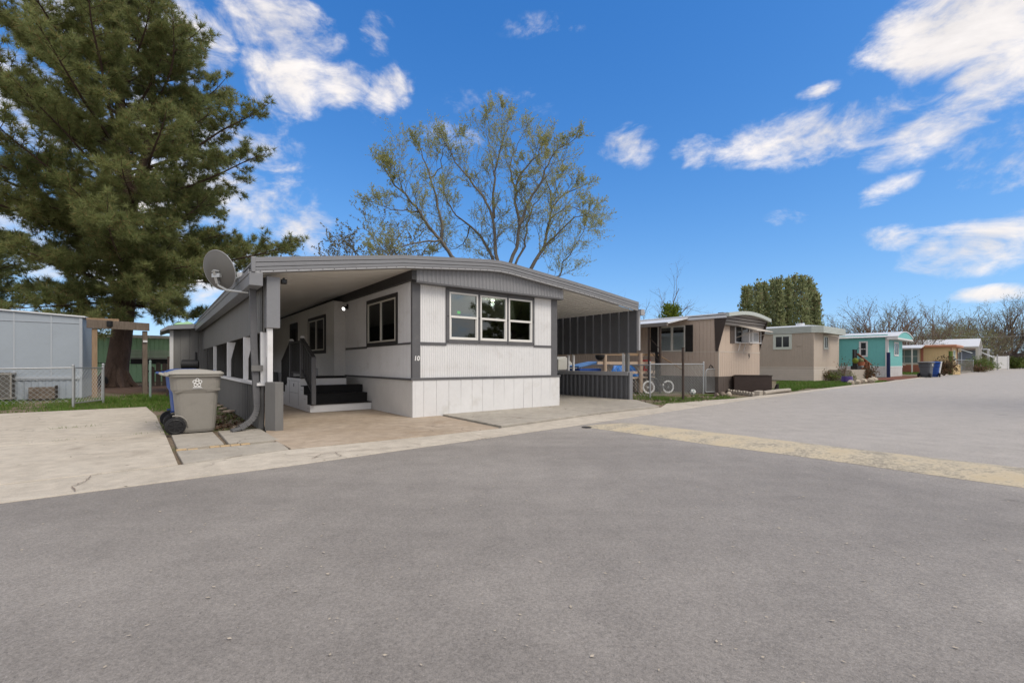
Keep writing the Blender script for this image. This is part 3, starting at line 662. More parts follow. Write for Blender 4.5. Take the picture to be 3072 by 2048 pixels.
# satellite dish on the gutter corner
C = V(658,811,8.3); ds = thing('satellite_dish', 'grey satellite dish seen from behind on the left corner of the carport gutter', 'satellite dish', C)
aim = Vector((.22,.93,.30)).normalized(); sx = aim.cross(Vector((0,0,1))).normalized(); sy = sx.cross(aim).normalized()
m = MB(); rings = []
for i in range(9):
    r = .355*i/8; dep = .09*((i/8)**2-1); n = 40
    rings.append([tuple(aim*dep+(sx*math.cos(2*math.pi*j/n)*.93+sy*math.sin(2*math.pi*j/n))*max(r,.002)) for j in range(n)])
rings += [[tuple(Vector(p)+aim*.012) for p in rings[-1]]]
for i in range(7,0,-1): rings.append([tuple(Vector(p)+aim*.012) for p in rings[i]])
m.loft(rings); m.build('reflector', M['dish'], ds, smooth=True)
m = MB(); n = 40; m.tube([tuple((sx*math.cos(2*math.pi*j/n)*.93+sy*math.sin(2*math.pi*j/n))*.357+aim*.004) for j in range(n+1)], .008, 6, False); m.build('rim', M['cap'], ds)
b0 = -aim*.10-sy*.06
m = MB(); m.bar(b0+sx*-.07-sy*.02, b0+sx*.10-sy*.02, .05, .07); m.bar(b0+sy*.06, b0-sy*.16, .06, .05); m.tube([b0+sx*-.06+sy*.05, b0+sx*.0+sy*.075-aim*.02, b0+sx*.09+sy*.05], .014, 6); m.build('bracket', M['galv'], ds)
loc = Vector(H10.w(-2.95,.45)).to_3d(); loc.z = 2.42; me_ = loc-Vector(C)
m = MB(); k = b0-sy*.16; m.tube([k+sy*.10, k-sy*.04, k-sy*.08+(me_-k)*.25, k+(me_-k)*.55+Vector((0,0,-.05)), me_], .022, 10); m.build('mast', M['galv'], ds, smooth=True)
la = aim*.42-sy*.16+sx*.06
m = MB(); m.bar(-aim*.02-sy*.31, la, .03, .04); m.bar(-sx*.16-sy*.2, la, .015); m.bar(sx*.16-sy*.2, la, .015); m.build('feed_arm', M['galv'], ds)
m = MB(); m.tube([la, la-aim*.05+sy*.02], [.035,.035], 10); m.bar(la-sx*.09+sy*.03, la+sx*.09+sy*.03, .05, .08); m.build('receiver', M['whitetrim'], ds, bevel=.008)

# shed at the back of the carport
sh = thing('storage_shed', 'dark grey board storage shed closing the back of the left carport', 'shed', H10.o, H10.deg)
m = MB(); m.ribs(-3.80,-.05,0,2.62, lambda a,d,z: (a,13.3-d,z), .30, .012, 'groove'); m.ribs(13.3,16,0,2.5, lambda a,d,z: (-3.80-d,a,z), .3, .012,'groove'); m.box(-3.79,-.05,13.31,16,0,2.6); m.build('wall', M['shed'], sh)
m = MB(); m.box(-3.86,-3.74,13.24,13.32,0,2.45); m.build('corner_board', M['whitetrim'], sh)
m = MB(); m.poly_y([(-4.15,2.42),(-3.9,2.60),(-2.5,2.78),(-.0,2.9),(-.0,2.78),(-3.9,2.46),(-4.12,2.36)], 12.95, 16.2); m.build('roof', M['fascia'], sh)
for lab, mt, u0, u1, h in (('crumpled blue tarp lying on the shed roof', 'tarpblue', -3.1, -2.35, .16), ('pale green folded tarp lying on the shed roof', 'tarpgreen', -3.75, -3.1, .10)):
    m = MB(); n = 8; vs = []
    for i in range(n+1):
        for j in range(n+1):
            x = u0+(u1-u0)*i/n; e = min(i,n-i,j,n-j); vs.append((x, 13.0+.8*j/n, 2.64+(x+3.75)*.11+(h*min(1,e/1.5)*(.7+.5*rnd.random()) if e else 0)))
    m.add(vs, [(i*(n+1)+j,(i+1)*(n+1)+j,(i+1)*(n+1)+j+1,i*(n+1)+j+1) for i in range(n) for j in range(n)])
    o = m.build('tarpaulin', M[mt]); o.location = (*H10.o,0); o.rotation_euler = (0,0,R(H10.deg)); tag(o, lab, 'tarp')
# barrel grill
p = (-10.5,14.9); gl = thing('barrel_grill', 'black barrel smoker grill standing in front of the grey shed', 'grill', p, 30)
m = MB(); m.tube([(-.24,0,1.10),(-.22,0,1.10),(.22,0,1.10),(.24,0,1.10)], [.10,.17,.17,.10], 16); m.build('barrel', M['blackmetal'], gl, smooth=True)
MB().tube([(.16,0,1.22),(.16,0,1.52)], .035, 10).build('chimney', M['blackmetal'], gl)
for x in (-.18,.18): MB().bar((x,-.12,0),(x,-.06,1.0),.03).build('leg', M['blackmetal'], gl); MB().bar((x,.12,0),(x,.06,1.0),.03).build('leg', M['blackmetal'], gl)

# ------------------------------------------------------------------ wheeled bins
def rrect(x0, x1, hw, r, z, n=4):
    pts = []
    for cx, cy, a0 in ((x1-r,hw-r,0),(x0+r,hw-r,90),(x0+r,-hw+r,180),(x1-r,-hw+r,270)):
        for i in range(n+1): a = R(a0+90*i/n); pts.append((cx+r*math.cos(a), cy+r*math.sin(a), z))
    return pts
def make_bin(label, mats, loc, deg, group=None, logo=True, sc=1.):
    t = thing('wheeled_bin', label, 'bin', loc, deg, group); t.scale = (sc,sc,sc)
    body, lid = mats; K = .84
    rr = lambda x0, x1, hw, r, z: rrect(x0*K, x1*K, hw, r, z)
    m = MB(); m.loft([rr(-.26,.33,.24,.09,.012), rr(-.27,.35,.255,.10,.06), rr(-.33,.40,.295,.12,.66), rr(-.365,.425,.320,.12,.72), rr(-.385,.44,.335,.12,.93), rr(-.42,.475,.365,.11,.932), rr(-.42,.475,.365,.11,.962)])
    for s in (-1,1):
        for x in (-.20*K,.30*K): m.prism([(x-.10,s*.305,.665),(x+.10,s*.31,.70),(x+.10,s*.26,.70),(x-.10,s*.26,.665)],[(x-.10,s*.318,.70),(x+.10,s*.322,.735),(x+.10,s*.27,.735),(x-.10,s*.27,.70)])
    m.build('body', M[body], t, bevel=.006)
    m = MB(); m.loft([rr(-.44,.49,.375,.11,.968), rr(-.44,.49,.378,.11,.992), rr(-.40,.455,.345,.11,1.012), rr(-.30,.22,.26,.10,1.045), rr(-.22,.12,.18,.08,1.055)])
    m.box(.18*K,.44*K,-.30,-.26,1.012,1.026); m.build('lid', M[lid], t, bevel=.006)
    m = MB(); m.tube([(-.43*K,-.28,.955),(-.53*K,-.27,.985),(-.53*K,.27,.985),(-.43*K,.28,.955)], .02, 8); m.tube([(-.44*K,-.33,.98),(-.44*K,.33,.98)], .028, 8); m.build('handle', M[lid], t)
    for s in (-1,1):
        m = MB(); y = s*.30; x = -.26; w = .035
        m.tube([(x,y-w,.14),(x,y-w*.8,.14),(x,y+w*.8,.14),(x,y+w,.14)], [.118,.14,.14,.118], 28)
        wh = m.build('wheel', M['rubber'], t, smooth=True); m = MB()
        yo = y+s*(w+.003)
        m.tube([(x,yo-.004*s,.14),(x,yo+.006*s,.14)], .028, 12)
        for k in range(7): a = 2*math.pi*k/7; m.bar((x+.03*math.cos(a),yo,.14+.03*math.sin(a)),(x+.10*math.cos(a),yo,.14+.10*math.sin(a)),.022,.012,(0,1,0))
        m.tube([(x+.105*math.cos(2*math.pi*k/24),yo,.14+.105*math.sin(2*math.pi*k/24)) for k in range(25)], .009, 5, False); m.build('hub', M['blackmetal'], wh)
        m = MB(); m.tube([(x+.165*math.cos(R(a)), s*.272, .14+.165*math.sin(R(a))) for a in range(-5,110,12)], .014, 5); m.build('wheel_arch', M[body], t)
    MB().tube([(-.26,-.27,.14),(-.26,.27,.14)], .014, 8).build('axle', M['blackmetal'], t)
    if logo:
        lg = MB(); y = -.3325; cx, cz = .03, .835
        for k in range(5):
            a = math.pi/2+2*math.pi*k/5; px, pz = cx+.042*math.cos(a), cz+.046*math.sin(a)
            lg.tube([(px+.021*math.cos(2*math.pi*j/12), y-.001, pz+.023*math.sin(2*math.pi*j/12)) for j in range(13)], .0075, 5, False)
        lg.box(cx-.058,cx+.058,y-.003,y+.004,.752,.766); lg.box(cx-.075,cx+.075,y-.002,y+.006,.738,.742)
        o = lg.build('emblem', M['mark'], t); o.rotation_euler = (0,0,0)
    return t
make_bin('large grey wheeled bin with pale lid and white flower emblem beside the driveway', ('bin','binlid'), (-5.40,7.74), 39)
make_bin('blue wheeled bin half hidden behind the large grey bin', ('binblue','binblue'), (-5.94,8.39), 42, logo=False)

# ------------------------------------------------------------------ left neighbour: pale blue-grey home
HL = Frame((-14.33,15.2), 34)
bh = thing('mobile_home', 'pale blue grey panelled mobile home end behind the chain link fence at the left', 'mobile home', HL.o, HL.deg)
def lroof(u): return 2.73+.10*min(1, max(0, -u/2.2))+.05*min(1,max(0,-u/4.))
m = MB(); m.poly_y([(-4.6,.62)]+[(-4.6,lroof(-4.6)-.03),(-2.2,lroof(-2.2)-.03),(0,lroof(0)-.03)]+[(0,.62)], .0, 2.1); m.build('wall', M['bluehouse'], bh)
m = MB(); p = lambda px: HL.front(px, 1100)[0]
for x in (42,154,245): m.box(p(x)-.02,p(x)+.02,-.014,.0,.73,lroof(p(x))-.05)
m.box(p(250)-.10,.012,-.02,.0,.0,2.68); u0, z0 = HL.front(45,960); m.poly_y([(-4.6,z0),(p(240),2.47),(p(240),2.49),(-4.6,z0+.025)], -.018, -.0005); m.build('batten', M['bluetrim'], bh)
m = MB(); m.box(-4.6,-.02,-.035,.0,.62,.74); m.box(-4.6,-.02,-.05,-.035,.66,.69); m.build('belt_trim', M['bluetrim'], bh)
m = MB(); m.ribs(-4.6,.0,.0,.62, lambda a,d,z: (a,.01-d,z), .16, .018); m.ribs(0,2.1,0,.62, lambda a,d,z: (-.01+d,a,z), .16, .018); m.build('skirting', M['bluehouse'], bh)
m = MB(); m.poly_y([(-4.65,lroof(-4.65)),(-2.2,lroof(-2.2)),(.10,lroof(.0)-.005),(.10,lroof(0)-.05),(-2.2,lroof(-2.2)-.04),(-4.65,lroof(-4.65)-.04)], -.06, 2.2); m.build('roof_edge', M['whitemetal'], bh)
m = MB(); m.box(.12,.95,-.02,.10,2.60,2.68); m.build('rafter_end', M['timber2'], bh)
o = MB().box(-.07,.07,-.06,.06,-.10,.10).build('wall_lamp', M['blackmetal'], bevel=.02); o.location = (*HL.w(.72,-.08),2.50); tag(o, 'small black lamp under the roof corner of the pale blue grey home', 'lamp')
# timber gate arch
ar = thing('gate_arch', 'weathered timber gate arch with a heavy grey beam between blue home and tree', 'gate arch', (-14.04,15.36), 44)
L = math.hypot(.94,.93)
MB().box(-.07,.07,-.07,.07,0,2.32).build('post', M['timber2'], ar, bevel=.01); MB().box(L-.07,L+.07,-.07,.07,0,2.30).build('post', M['timber'], ar, bevel=.01)
m = MB(); m.prism([(-.20,-.12,2.33),(L+.12,-.12,2.31),(L+.12,-.072,2.31),(-.20,-.072,2.33)],[(-.20,-.12,2.62),(L+.12,-.12,2.58),(L+.12,-.072,2.58),(-.20,-.072,2.62)]); m.build('beam', M['timber'], ar, bevel=.008)
m = MB(); m.box(L-.06,L+.06,-.125,-.071,1.90,1.97); m.build('bracket', M['whitetrim'], ar)
def chainlink(name, label, a, b, h, parentcol='galvfence', z0=.04, pitch=.085, r=.0034, ends=(1,1), group=None, cat='fence', sag=0.):
    t = thing(name, label, cat, (*a, 0), math.degrees(math.atan2(b[1]-a[1], b[0]-a[0])), group); L = math.hypot(b[0]-a[0], b[1]-a[1])
    m = MB(); x = -h
    while x < L:
        for s in (1,-1):
            if s > 0: p, q = (x,z0), (x+h-z0,h)
            else: p, q = (x+h-z0,z0), (x,h)
            pts = [list(p), list(q)]
            def clip(p, q):
                (x0,y0),(x1,y1) = p,q
                if max(x0,x1) < 0 or min(x0,x1) > L: return None
                def at(X): return y0+(y1-y0)*(X-x0)/(x1-x0)
                if x0 < 0: y0, x0 = at(0), 0
                if x1 < 0: y1, x1 = at(0), 0
                if x0 > L: y0, x0 = at(L), L
                if x1 > L: y1, x1 = at(L), L
                return (x0,y0),(x1,y1)
            c = clip(p, q)
            if c and abs(c[0][0]-c[1][0]) > .01: m.tube([(c[0][0],.004*s,c[0][1]),(c[1][0],.004*s,c[1][1])], r, 3, False)
        x += pitch*1.41
    m.build('wire_mesh', M[parentcol], t)
    MB().tube([(0,0,h),(L/2,0,h-sag),(L,0,h)], .02, 8).build('top_rail', M['galv'], t)
    for e, X in zip(ends, (0,L)):
        if e:
            pm = MB(); pm.cyl(X,0,0,h+.05,.028,10); pm.ball((X,0,h+.06),.034,10,6); pm.build('post', M['galv'], t)
    return t, L
a = (-11.57,12.04); dl = (math.cos(R(34)), math.sin(R(34)))
chainlink('chain_link_fence', 'sagging chain link fence in front of the pale blue grey home', (a[0]-2.6*dl[0], a[1]-2.6*dl[1]), a, 1.04, sag=.02, z0=.14)
gt = thing('chain_link_gate', 'open chain link gate hanging beside the timber gate arch', 'gate', (*a,0), math.degrees(math.atan2(1.19,-.28)))
m = MB(); m.tube([(.05,0,.10),(1.18,0,.10),(1.2,0,1.02),(.05,0,1.04),(.05,0,.10)], .02, 8); m.build('frame', M['galv'], gt)
m = MB()
for i in range(-8,12):
    for s in (1,-1):
        x0 = .05+i*.12; x1 = x0+.92; za, zb = (.10,1.02) if s > 0 else (1.02,.10)
        lo, hi = max(x0,.05), min(x1,1.19)
        if hi-lo > .02: m.tube([(lo,0,za+(zb-za)*(lo-x0)/.92),(hi,0,za+(zb-za)*(hi-x0)/.92)], .0034, 3, False)
m.build('wire_mesh', M['galvfence'], gt)
o = MB(); o.cyl(0,0,0,1.12,.03,10); o.ball((0,0,1.12),.036,10,6); o = o.build('gate_post', M['galv']); o.location = (-11.95,13.35,0); tag(o, 'round galvanised post at the free end of the open chain link gate', 'post')
o = MB(); o.cyl(0,0,0,1.22,.032,10); o.ball((0,0,1.22),.036,10,6); o = o.build('fence_post', M['greenpost']); o.location = (-11.63,14.68,0); tag(o, 'green grey steel fence post in the grass beside the timber arch', 'post')
o = MB().bar((0,0,0),(.03,.02,1.38),.035,.05).build('fence_post', M['rustypost']); o.location = (-11.55,15.3,0); tag(o, 'thin rusty angle iron post behind the green grey steel post', 'post')
# air conditioner condenser
ac = thing('air_conditioner', 'grey louvred air conditioner unit in the grass at the left edge', 'air conditioner', (-15.85,14.05), 34)
m = MB(); m.box(-.40,.40,-.36,.36,.06,.10); m.box(-.40,.40,-.36,.36,.80,.86)
for x in (-.38,.38):
    for y in (-.34,.34): m.box(x-.02,x+.02,y-.02,y+.02,.10,.80)
m.build('casing', M['bin'], ac, bevel=.006); MB().box(-.35,.35,-.31,.31,.10,.80).build('coil', M['dark'], ac)
m = MB()
for i in range(22): z = .12+i*.031; m.box(-.36,.36,-.358,-.35,z,z+.012); m.box(.366,.374,-.32,.32,z,z+.012)
m.build('grille', M['bin'], ac)
m = MB(); m.cyl(0,0,.861,.872,.28,24); m.build('fan_guard', M['blackmetal'], ac)
cr = thing('timber_crate', 'low weathered timber crate against the skirting of the pale blue grey home', 'crate', (-14.95,14.55), 34)
m = MB(); m.box(-.30,.30,-.12,.12,.03,.22); m.box(-.30,.30,-.12,.12,.225,.40); m.build('side_board', M['timber'], cr, bevel=.008); m = MB(); m.box(-.31,.31,-.13,.13,.0,.03); m.box(.30,.325,-.13,.13,.03,.45); m.build('frame', M['plankgrey'], cr)
# green home far behind the pine
HG = Frame((-27.5,25.2), 36)
gh = thing('mobile_home', 'green mobile home with a slatted cream window awning behind the big pine trunk', 'mobile home', HG.o, HG.deg)
m = MB(); m.ribs(-2,10,0,2.75, lambda a,d,z: (a,-d,z), .22, .015, 'groove'); m.box(-2,10,.02,4,0,2.75); m.build('wall', M['green'], gh)
m = MB(); m.box(-2.1,10.1,-.25,4.2,2.72,2.90); m.build('roof_edge', M['cream2'], gh); m = MB(); m.box(-2,10,-.025,-.016,1.15,1.19); m.build('belt_trim', M['ink'], gh)
q = HG.front(392,1050); q2 = HG.front(500,1050)
wn = MB().box(q[0],q2[0]+.2,-.04,-.016,1.12,1.5).build('window', M['dark'], gh)
m = MB()
for i in range(7): z = 1.98-i*.085; y = -.10-i*.05; m.box(q[0]-.1,q2[0]+.2,y-.05,y,z-.028,z)
m.build('window_awning', M['cream2'], gh)
# old plank fence behind the trunk
pf = thing('plank_fence', 'short run of dark rotten fence planks right of the pine trunk', 'fence', (-18.9,23.4), 30)
for i in range(5):
    h = 1.25+rnd.uniform(-.25,.15); MB().poly_y([(i*.26,0),(i*.26+.2,0),(i*.26+.2,h-.06),(i*.26+.1,h),(i*.26,h-.06)], 0, .03).build('plank', M['plankgrey'], pf)
MB().box(-.05,1.3,.03,.07,.7,.8).build('rail', M['plankgrey'], pf)
o = MB(); o.tube([(0,0,.30),(.10,.02,.30)], [.28,.28], 20); o = o.build('old_tyre', M['rubber'], bevel=.05); o.location = (-19.9,22.1,0); o.rotation_euler = (0,R(8),R(-50)); tag(o, 'dark old tyre leaning by the left foot of the pine trunk', 'tyre')
# dropped wooden strip pile by low wall
for i, (px, py, l, a, lb) in enumerate(((655,1212,.5,25,'broken pale board at the back of the low carport wall'),(668,1222,.55,10,'middle broken pale board lying beside the low carport wall'),(686,1233,.6,15,'nearest broken pale board lying beside the low carport wall'))):
    x, y = G(px,py,.05); o = MB().box(-l/2,l/2,-.05,.05,0,.03).build('board', M['rawwood']); o.location = (x,y,.0+.02*i); o.rotation_euler = (R(6),R(-4),R(a-60)); tag(o, lb, 'board')

# ------------------------------------------------------------------ number 9, tan and brown
W9 = 3.78
h9 = thing('mobile_home', 'tan mobile home with dark brown flared corners and a window air conditioner', 'mobile home', H9.o, H9.deg)
m = MB(); m.ribs(0,W9,.64,1.60, fr, .155, .012, 'groove'); m.ribs(0,W9,1.63,2.9, fr, .6, .008, 'groove'); m.ribs(0,14,.64,1.60, sd, .155, .012, 'groove'); m.ribs(0,14,1.63,2.95, sd, .155, .012, 'groove'); m.box(.02,W9-.02,.02,14,.6,2.95)
m.build('wall', M['tan9'], h9)
m = MB(); m.box(-.015,W9+.01,-.018,.0,1.60,1.63); m.box(-.018,-.0,.0,14,1.60,1.63); m.box(-.02,.03,-.02,.0,.64,1.60); m.build('belt_trim', M['beigeband'], h9)
m = MB(); m.ribs(-.0,W9,0,.64, lambda a,d,z: (a,.01-d,z), .14, .012, 'groove'); m.ribs(0,14,0,.64, lambda a,d,z: (.01-d,a,z), .14, .012, 'groove'); m.build('skirting', M['skirt9'], h9)
wing = [(.10,1.63),(.01,1.63),(-.36,3.02),(-.36,3.10),(.14,3.0),(.14,2.76)]
m = MB(); m.poly_x(wing, -.05, -.016); m.build('flared_corner', M['brown9'], h9); m = MB(); m.poly_x(wing, W9+.0, W9+.034); m.build('flared_corner', M['brown9'], h9)
def arc9(u): return 3.08+.17*math.sin(math.pi*min(1,max(0,(u+.05)/(W9+.1))))
m = MB()
for i in range(4): z0 = 2.66+i*.115; v0 = -.20-.045*i; m.box(-.014,W9-.004,v0,.02,z0,z0+.095)
m.box(-.014,W9-.004,-.17,.02,2.64,3.12); m.build('brow_louvre', M['brow9'], h9)
us9 = [-.10+i*(W9+.2)/16 for i in range(17)]
m = MB(); m.poly_y([(u,arc9(u)) for u in us9]+[(u,arc9(u)-.14) for u in us9[::-1]], -.46, -.34); m.build('roof_edge', M['palemetal'], h9)
m = MB(); m.poly_y([(u,arc9(u)-.003) for u in us9]+[(u,arc9(u)-.05) for u in us9[::-1]], -.34, 14.2); m.box(-.10,-.03,-.34,1.25,2.90,3.0); m.build('roof', M['whitemetal'], h9)
text('house_number', '9', .30, M['ink'], h9, (2.70,-.015,1.45), (R(90),0,0), .003)
# front window with bracketed air conditioner, visor
m = MB(); z0,z1 = 1.98,2.70
m.box(1.36,1.42,-.04,.0,z0,z1); m.box(2.66,2.72,-.04,.0,z0,z1); m.box(1.42,2.66,-.04,.0,z1-.06,z1); m.box(1.42,2.66,-.04,.0,z0,z0+.06); m.box(1.97,2.02,-.04,.0,z0+.06,z1-.06); wn = m.build('window', M['whitetrim'], h9)
MB().box(1.42,2.66,-.012,-.009,z0+.06,z1-.06).build('pane', M['pane'], wn)
for a, b in ((.95,1.32),(2.74,3.02)):
    m = MB(); m.box(a,b,-.03,.0,1.96,2.72)
    for i in range(14): m.box(a+.04,b-.04,-.038,-.03,2.0+i*.05,2.03+i*.05)
    m.build('shutter', M['skirt9'], h9)
m = MB(); m.prism([(1.30,-.02,2.70),(2.95,-.02,2.70),(3.0,-.85,2.44),(1.40,-.85,2.44)],[(1.30,-.02,2.73),(2.95,-.02,2.73),(3.0,-.85,2.47),(1.40,-.85,2.47)]); m.bar((1.45,-.02,2.2),(1.45,-.80,2.44),.02); m.bar((2.9,-.02,2.2),(2.9,-.80,2.44),.02); m.build('window_awning', M['beigeband'], h9)
au = thing('window_air_conditioner', 'white window air conditioner in a bracket on the front of the tan home', 'air conditioner', H9.w(1.95,-.05), H9.deg)
m = MB(); m.box(-.05,.62,-.42,.0,2.02,2.44); m.build('casing', M['whitetrim'], au, bevel=.02)
m = MB()
for i in range(8): m.box(.02,.55,-.426,-.42,2.07+i*.042,2.085+i*.042)
m.build('grille', M['ink'], au)
m = MB(); m.box(-.45,.66,-.50,.0,1.97,2.0); m.bar((-.45,-.48,2.0),(-.45,-.48,2.5),.025); m.bar((.64,-.48,2.0),(.64,-.48,2.5),.025); m.bar((-.1,-.48,2.0),(-.1,-.48,2.5),.02); m.bar((-.45,-.48,2.48),(.64,-.48,2.48),.02); m.bar((-.4,-.02,1.66),(-.4,-.10,1.97),.025); m.bar((.1,-.02,1.66),(.1,-.10,1.97),.025); m.build('bracket', M['whitetrim'], au)
# side window
m = MB()
for a, b in ((1.37,1.96),(1.96,2.63)):
    m.box(-.05,0,a,a+.05,1.65,2.72); m.box(-.05,0,b-.05,b,1.65,2.72); m.box(-.05,0,a+.05,b-.05,2.66,2.72); m.box(-.05,0,a+.05,b-.05,1.65,1.71)
wn = m.build('window', M['cream'], h9); MB().box(-.03,-.027,1.42,2.58,1.71,2.66).build('pane', M['glass_clear'], wn)
m = MB(); MB().box(-.016,-.0135,1.42,2.58,1.71,2.66).build('dark_backing', M['dark'], wn)
m.ribs(1.43,2.57,1.72,2.42, lambda a,d,z: (-.019-d*.3,a,z), .09, .012, 'v'); m.build('curtain', M['curtain'], wn)
for a, b in ((1.04,1.36),(2.64,2.98)):
    m = MB(); m.box(-.035,0,a,b,1.63,2.72)
    for i in range(20): m.box(-.043,-.035,a+.04,b-.04,1.66+i*.052,1.69+i*.052)
    m.build('shutter', M['shutter'], h9)
# porch roof on posts
pr = thing('porch_roof', 'white metal porch roof on brown posts along the tan home', 'porch roof', H9.o, H9.deg)
m = MB(); m.prism([(-.04,1.2,2.98),(-.04,9,2.98),(-1.75,9,2.66),(-1.75,1.2,2.66)],[(-.04,1.2,3.03),(-.04,9,3.03),(-1.75,9,2.71),(-1.75,1.2,2.71)]); m.build('roof_sheet', M['whitemetal'], pr)
m = MB(); m.box(-1.85,-1.755,1.1,9,2.58,2.72); m.build('gutter', M['brow9'], pr)
for v in (1.5,2.0): MB().box(-1.70,-1.63,v-.035,v+.035,0,2.66).build('post', M['rustypost'], pr)
m = MB(); m.bar((-1.66,1.5,1.7),(-1.66,2.0,2.2),.02); m.bar((-1.66,1.5,1.2),(-1.66,2.0,1.7),.02); m.build('brace', M['rustypost'], pr)
# raw wood deck
dk = thing('deck', 'raw pine deck with a peeled log post and railing beside the tan home', 'deck', H9.o, H9.deg)
m = MB(); m.box(-4.6,-.95,2.12,5.2,.56,.62); m.build('floor', M['rawwood'], dk)
MB().tube([(-2.16,2.05,0),(-2.15,2.05,.8),(-2.16,2.05,1.56)], [.085,.08,.075], 12).build('log_post', M['rawwood'], dk, smooth=True)
MB().tube([(-4.3,2.10,0),(-4.3,2.1,1.5)], [.085,.075], 12).build('log_post', M['rawwood'], dk, smooth=True)
for i, z in enumerate((1.50,1.17,.80)): MB().box(-4.7,-1.0,2.11,2.15,z-.05,z+.05).build('rail', M['rawwood'] if i else M['timber2'], dk)
m = MB(); m.bar((-1.0,2.0,1.5),(-.75,1.0,.85),.09,.04); m.build('stair_rail', M['timber2'], dk)
MB().box(-1.05,-.90,2.0,2.12,0,1.62).build('corner_post', M['blackmetal'], dk)
m = MB(); m.ribs(-4.6,-2.3,.02,.56, lambda a,d,z: (a,2.2-d,z), .2, .01, 'groove'); m.build('deck_skirt', M['plankgrey'], dk)
m = MB(); m.box(-2.35,-1.1,2.16,2.19,.03,.56); m.build('deck_skirt', M['timber'], dk)['label'] = 'pale sheet of board under the deck'
def tarp(label, m_, cx, cy, z, w_, d_, h, deg, seed):
    r = random.Random(seed); n = 9; vs = []
    for i in range(n+1):
        for j in range(n+1):
            e = min(i,n-i,j,n-j); vs.append(((i/n-.5)*w_+r.uniform(-.03,.03), (j/n-.5)*d_+r.uniform(-.03,.03), (0 if e == 0 else h*min(1,e/2)*(.65+.5*r.random()))))
    o = MB().add(vs, [(i*(n+1)+j,(i+1)*(n+1)+j,(i+1)*(n+1)+j+1,i*(n+1)+j+1) for i in range(n) for j in range(n)]).build('tarpaulin', m_, smooth=True)
    o.location = (cx,cy,z); o.rotation_euler = (0,0,R(deg)); return tag(o, label, 'tarp')
p = H9.w(-2.9,2.9); p = H9.w(-2.35,2.7); tarp('crumpled bright blue tarp heaped on the raw pine deck behind the railing', M['tarpblue'], p[0], p[1], .63, 1.5, .7, .42, 40, 3)
o = MB(); o.bar((0,0,0),(0,.02,.42),.03); o.bar((-.25,0,.42),(.25,0,.42),.05); o.box(-.06,.06,-.2,.2,.0,.08); o = o.build('scooter', M['red']); o.location = (*H9.w(-1.45,2.35),.85); tag(o, 'small red toy scooter handle behind the deck railing', 'scooter')
# items seen through the carport gap
cp = H10.w(8.15,2.75); m = MB(); m.prism([(-.5,-.35,.99),(.5,-.35,1.16),(.5,.35,1.16),(-.5,.35,.99)],[(-.5,-.35,1.06),(.5,-.35,1.23),(.5,.35,1.23),(-.5,.35,1.06)]); o = m.build('foam_mat', M['matblue'], bevel=.02); o.location = (*cp,0); o.rotation_euler = (0,0,R(30)); tag(o, 'tilted blue padded mat piled behind the open strip of the right carport wall', 'mat')
m = MB(); m.box(-.5,.5,-.4,.4,0,.97); o = m.build('storage_bin', M['binblue'], bevel=.03); o.location = (*cp,0); o.rotation_euler = (0,0,R(30)); tag(o, 'dark blue storage bin under the padded mat beyond the right carport wall', 'storage bin')
m = MB(); m.prism([(-.5,-.5,.9),(.5,-.5,.9),(.5,.5,.9),(-.5,.5,.9)],[(-.45,-.45,1.32),(-.1,-.45,1.42),(-.1,.45,1.42),(-.45,.45,1.32)]); o = m.build('dust_sheet', M['cream2'], bevel=.03); o.location = (*H10.w(8.2,4.0),0); o.rotation_euler = (0,0,R(30)); tag(o, 'cream dust sheet heaped behind the blue mat beyond the carport wall', 'sheet')
o = MB().ball((0,0,0),.17,12,8,(1,.9,1)).build('helmet', M['blackmetal'], smooth=True); o.location = (*H10.w(7.9,1.75),1.42); tag(o, 'black helmet hanging in the open strip of the right carport wall', 'helmet')
# fence round the yard of number 9
cf = (4.65,15.38); ce = (7.19,17.14)
chainlink('chain_link_fence', 'chain link fence in front of the tan home with a bicycle behind it', cf, ce, 1.13, r=.0045, pitch=.075)
bk0 = H10.w(8.9,5.5); chainlink('chain_link_fence', 'chain link fence running back beside the right carport wall', bk0, cf, 1.10, ends=(1,0), r=.0045, pitch=.09)
gt = thing('chain_link_gate', 'small arched chain link gate with a scroll ornament at the corner of the tan home', 'gate', (7.45,17.62), 22)
m = MB(); m.tube([(.03,0,.05),(.03,0,.82),(.08,0,.91),(.16,0,.94),(.42,0,.94),(.50,0,.91),(.55,0,.82),(.55,0,.05),(.03,0,.05)], .02, 8); m.build('frame', M['galv'], gt)
m = MB()
for i in range(-10,9):
    for s in (1,-1):
        x0 = .03+i*.085; x1 = x0+.86; za, zb = (.05,.91) if s > 0 else (.91,.05); lo, hi = max(x0,.03), min(x1,.55)
        if hi-lo > .02: m.tube([(lo,0,za+(zb-za)*(lo-x0)/.86),(hi,0,za+(zb-za)*(hi-x0)/.86)], .004, 3, False)
m.build('wire_mesh', M['galvfence'], gt)
m = MB(); m.tube([(.29+.10*math.cos(t/10*6.28)*(1-t/30), 0, 1.01+.06*math.sin(t/10*6.28)) for t in range(16)], .012, 6); m.tube([(.15,0,.97),(.22,0,1.01),(.29,0,1.10),(.36,0,1.01),(.43,0,.97)], .012, 6); m.build('scroll_ornament', M['blackmetal'], gt)
o = MB(); o.cyl(0,0,0,1.64,.039,14); o.cyl(0,0,1.64,1.66,.044,14); o = o.build('steel_post', M['rustypost']); o.location = (5.45,14.55,0); tag(o, 'dark brown steel post standing alone in the grass before the chain link fence', 'post')
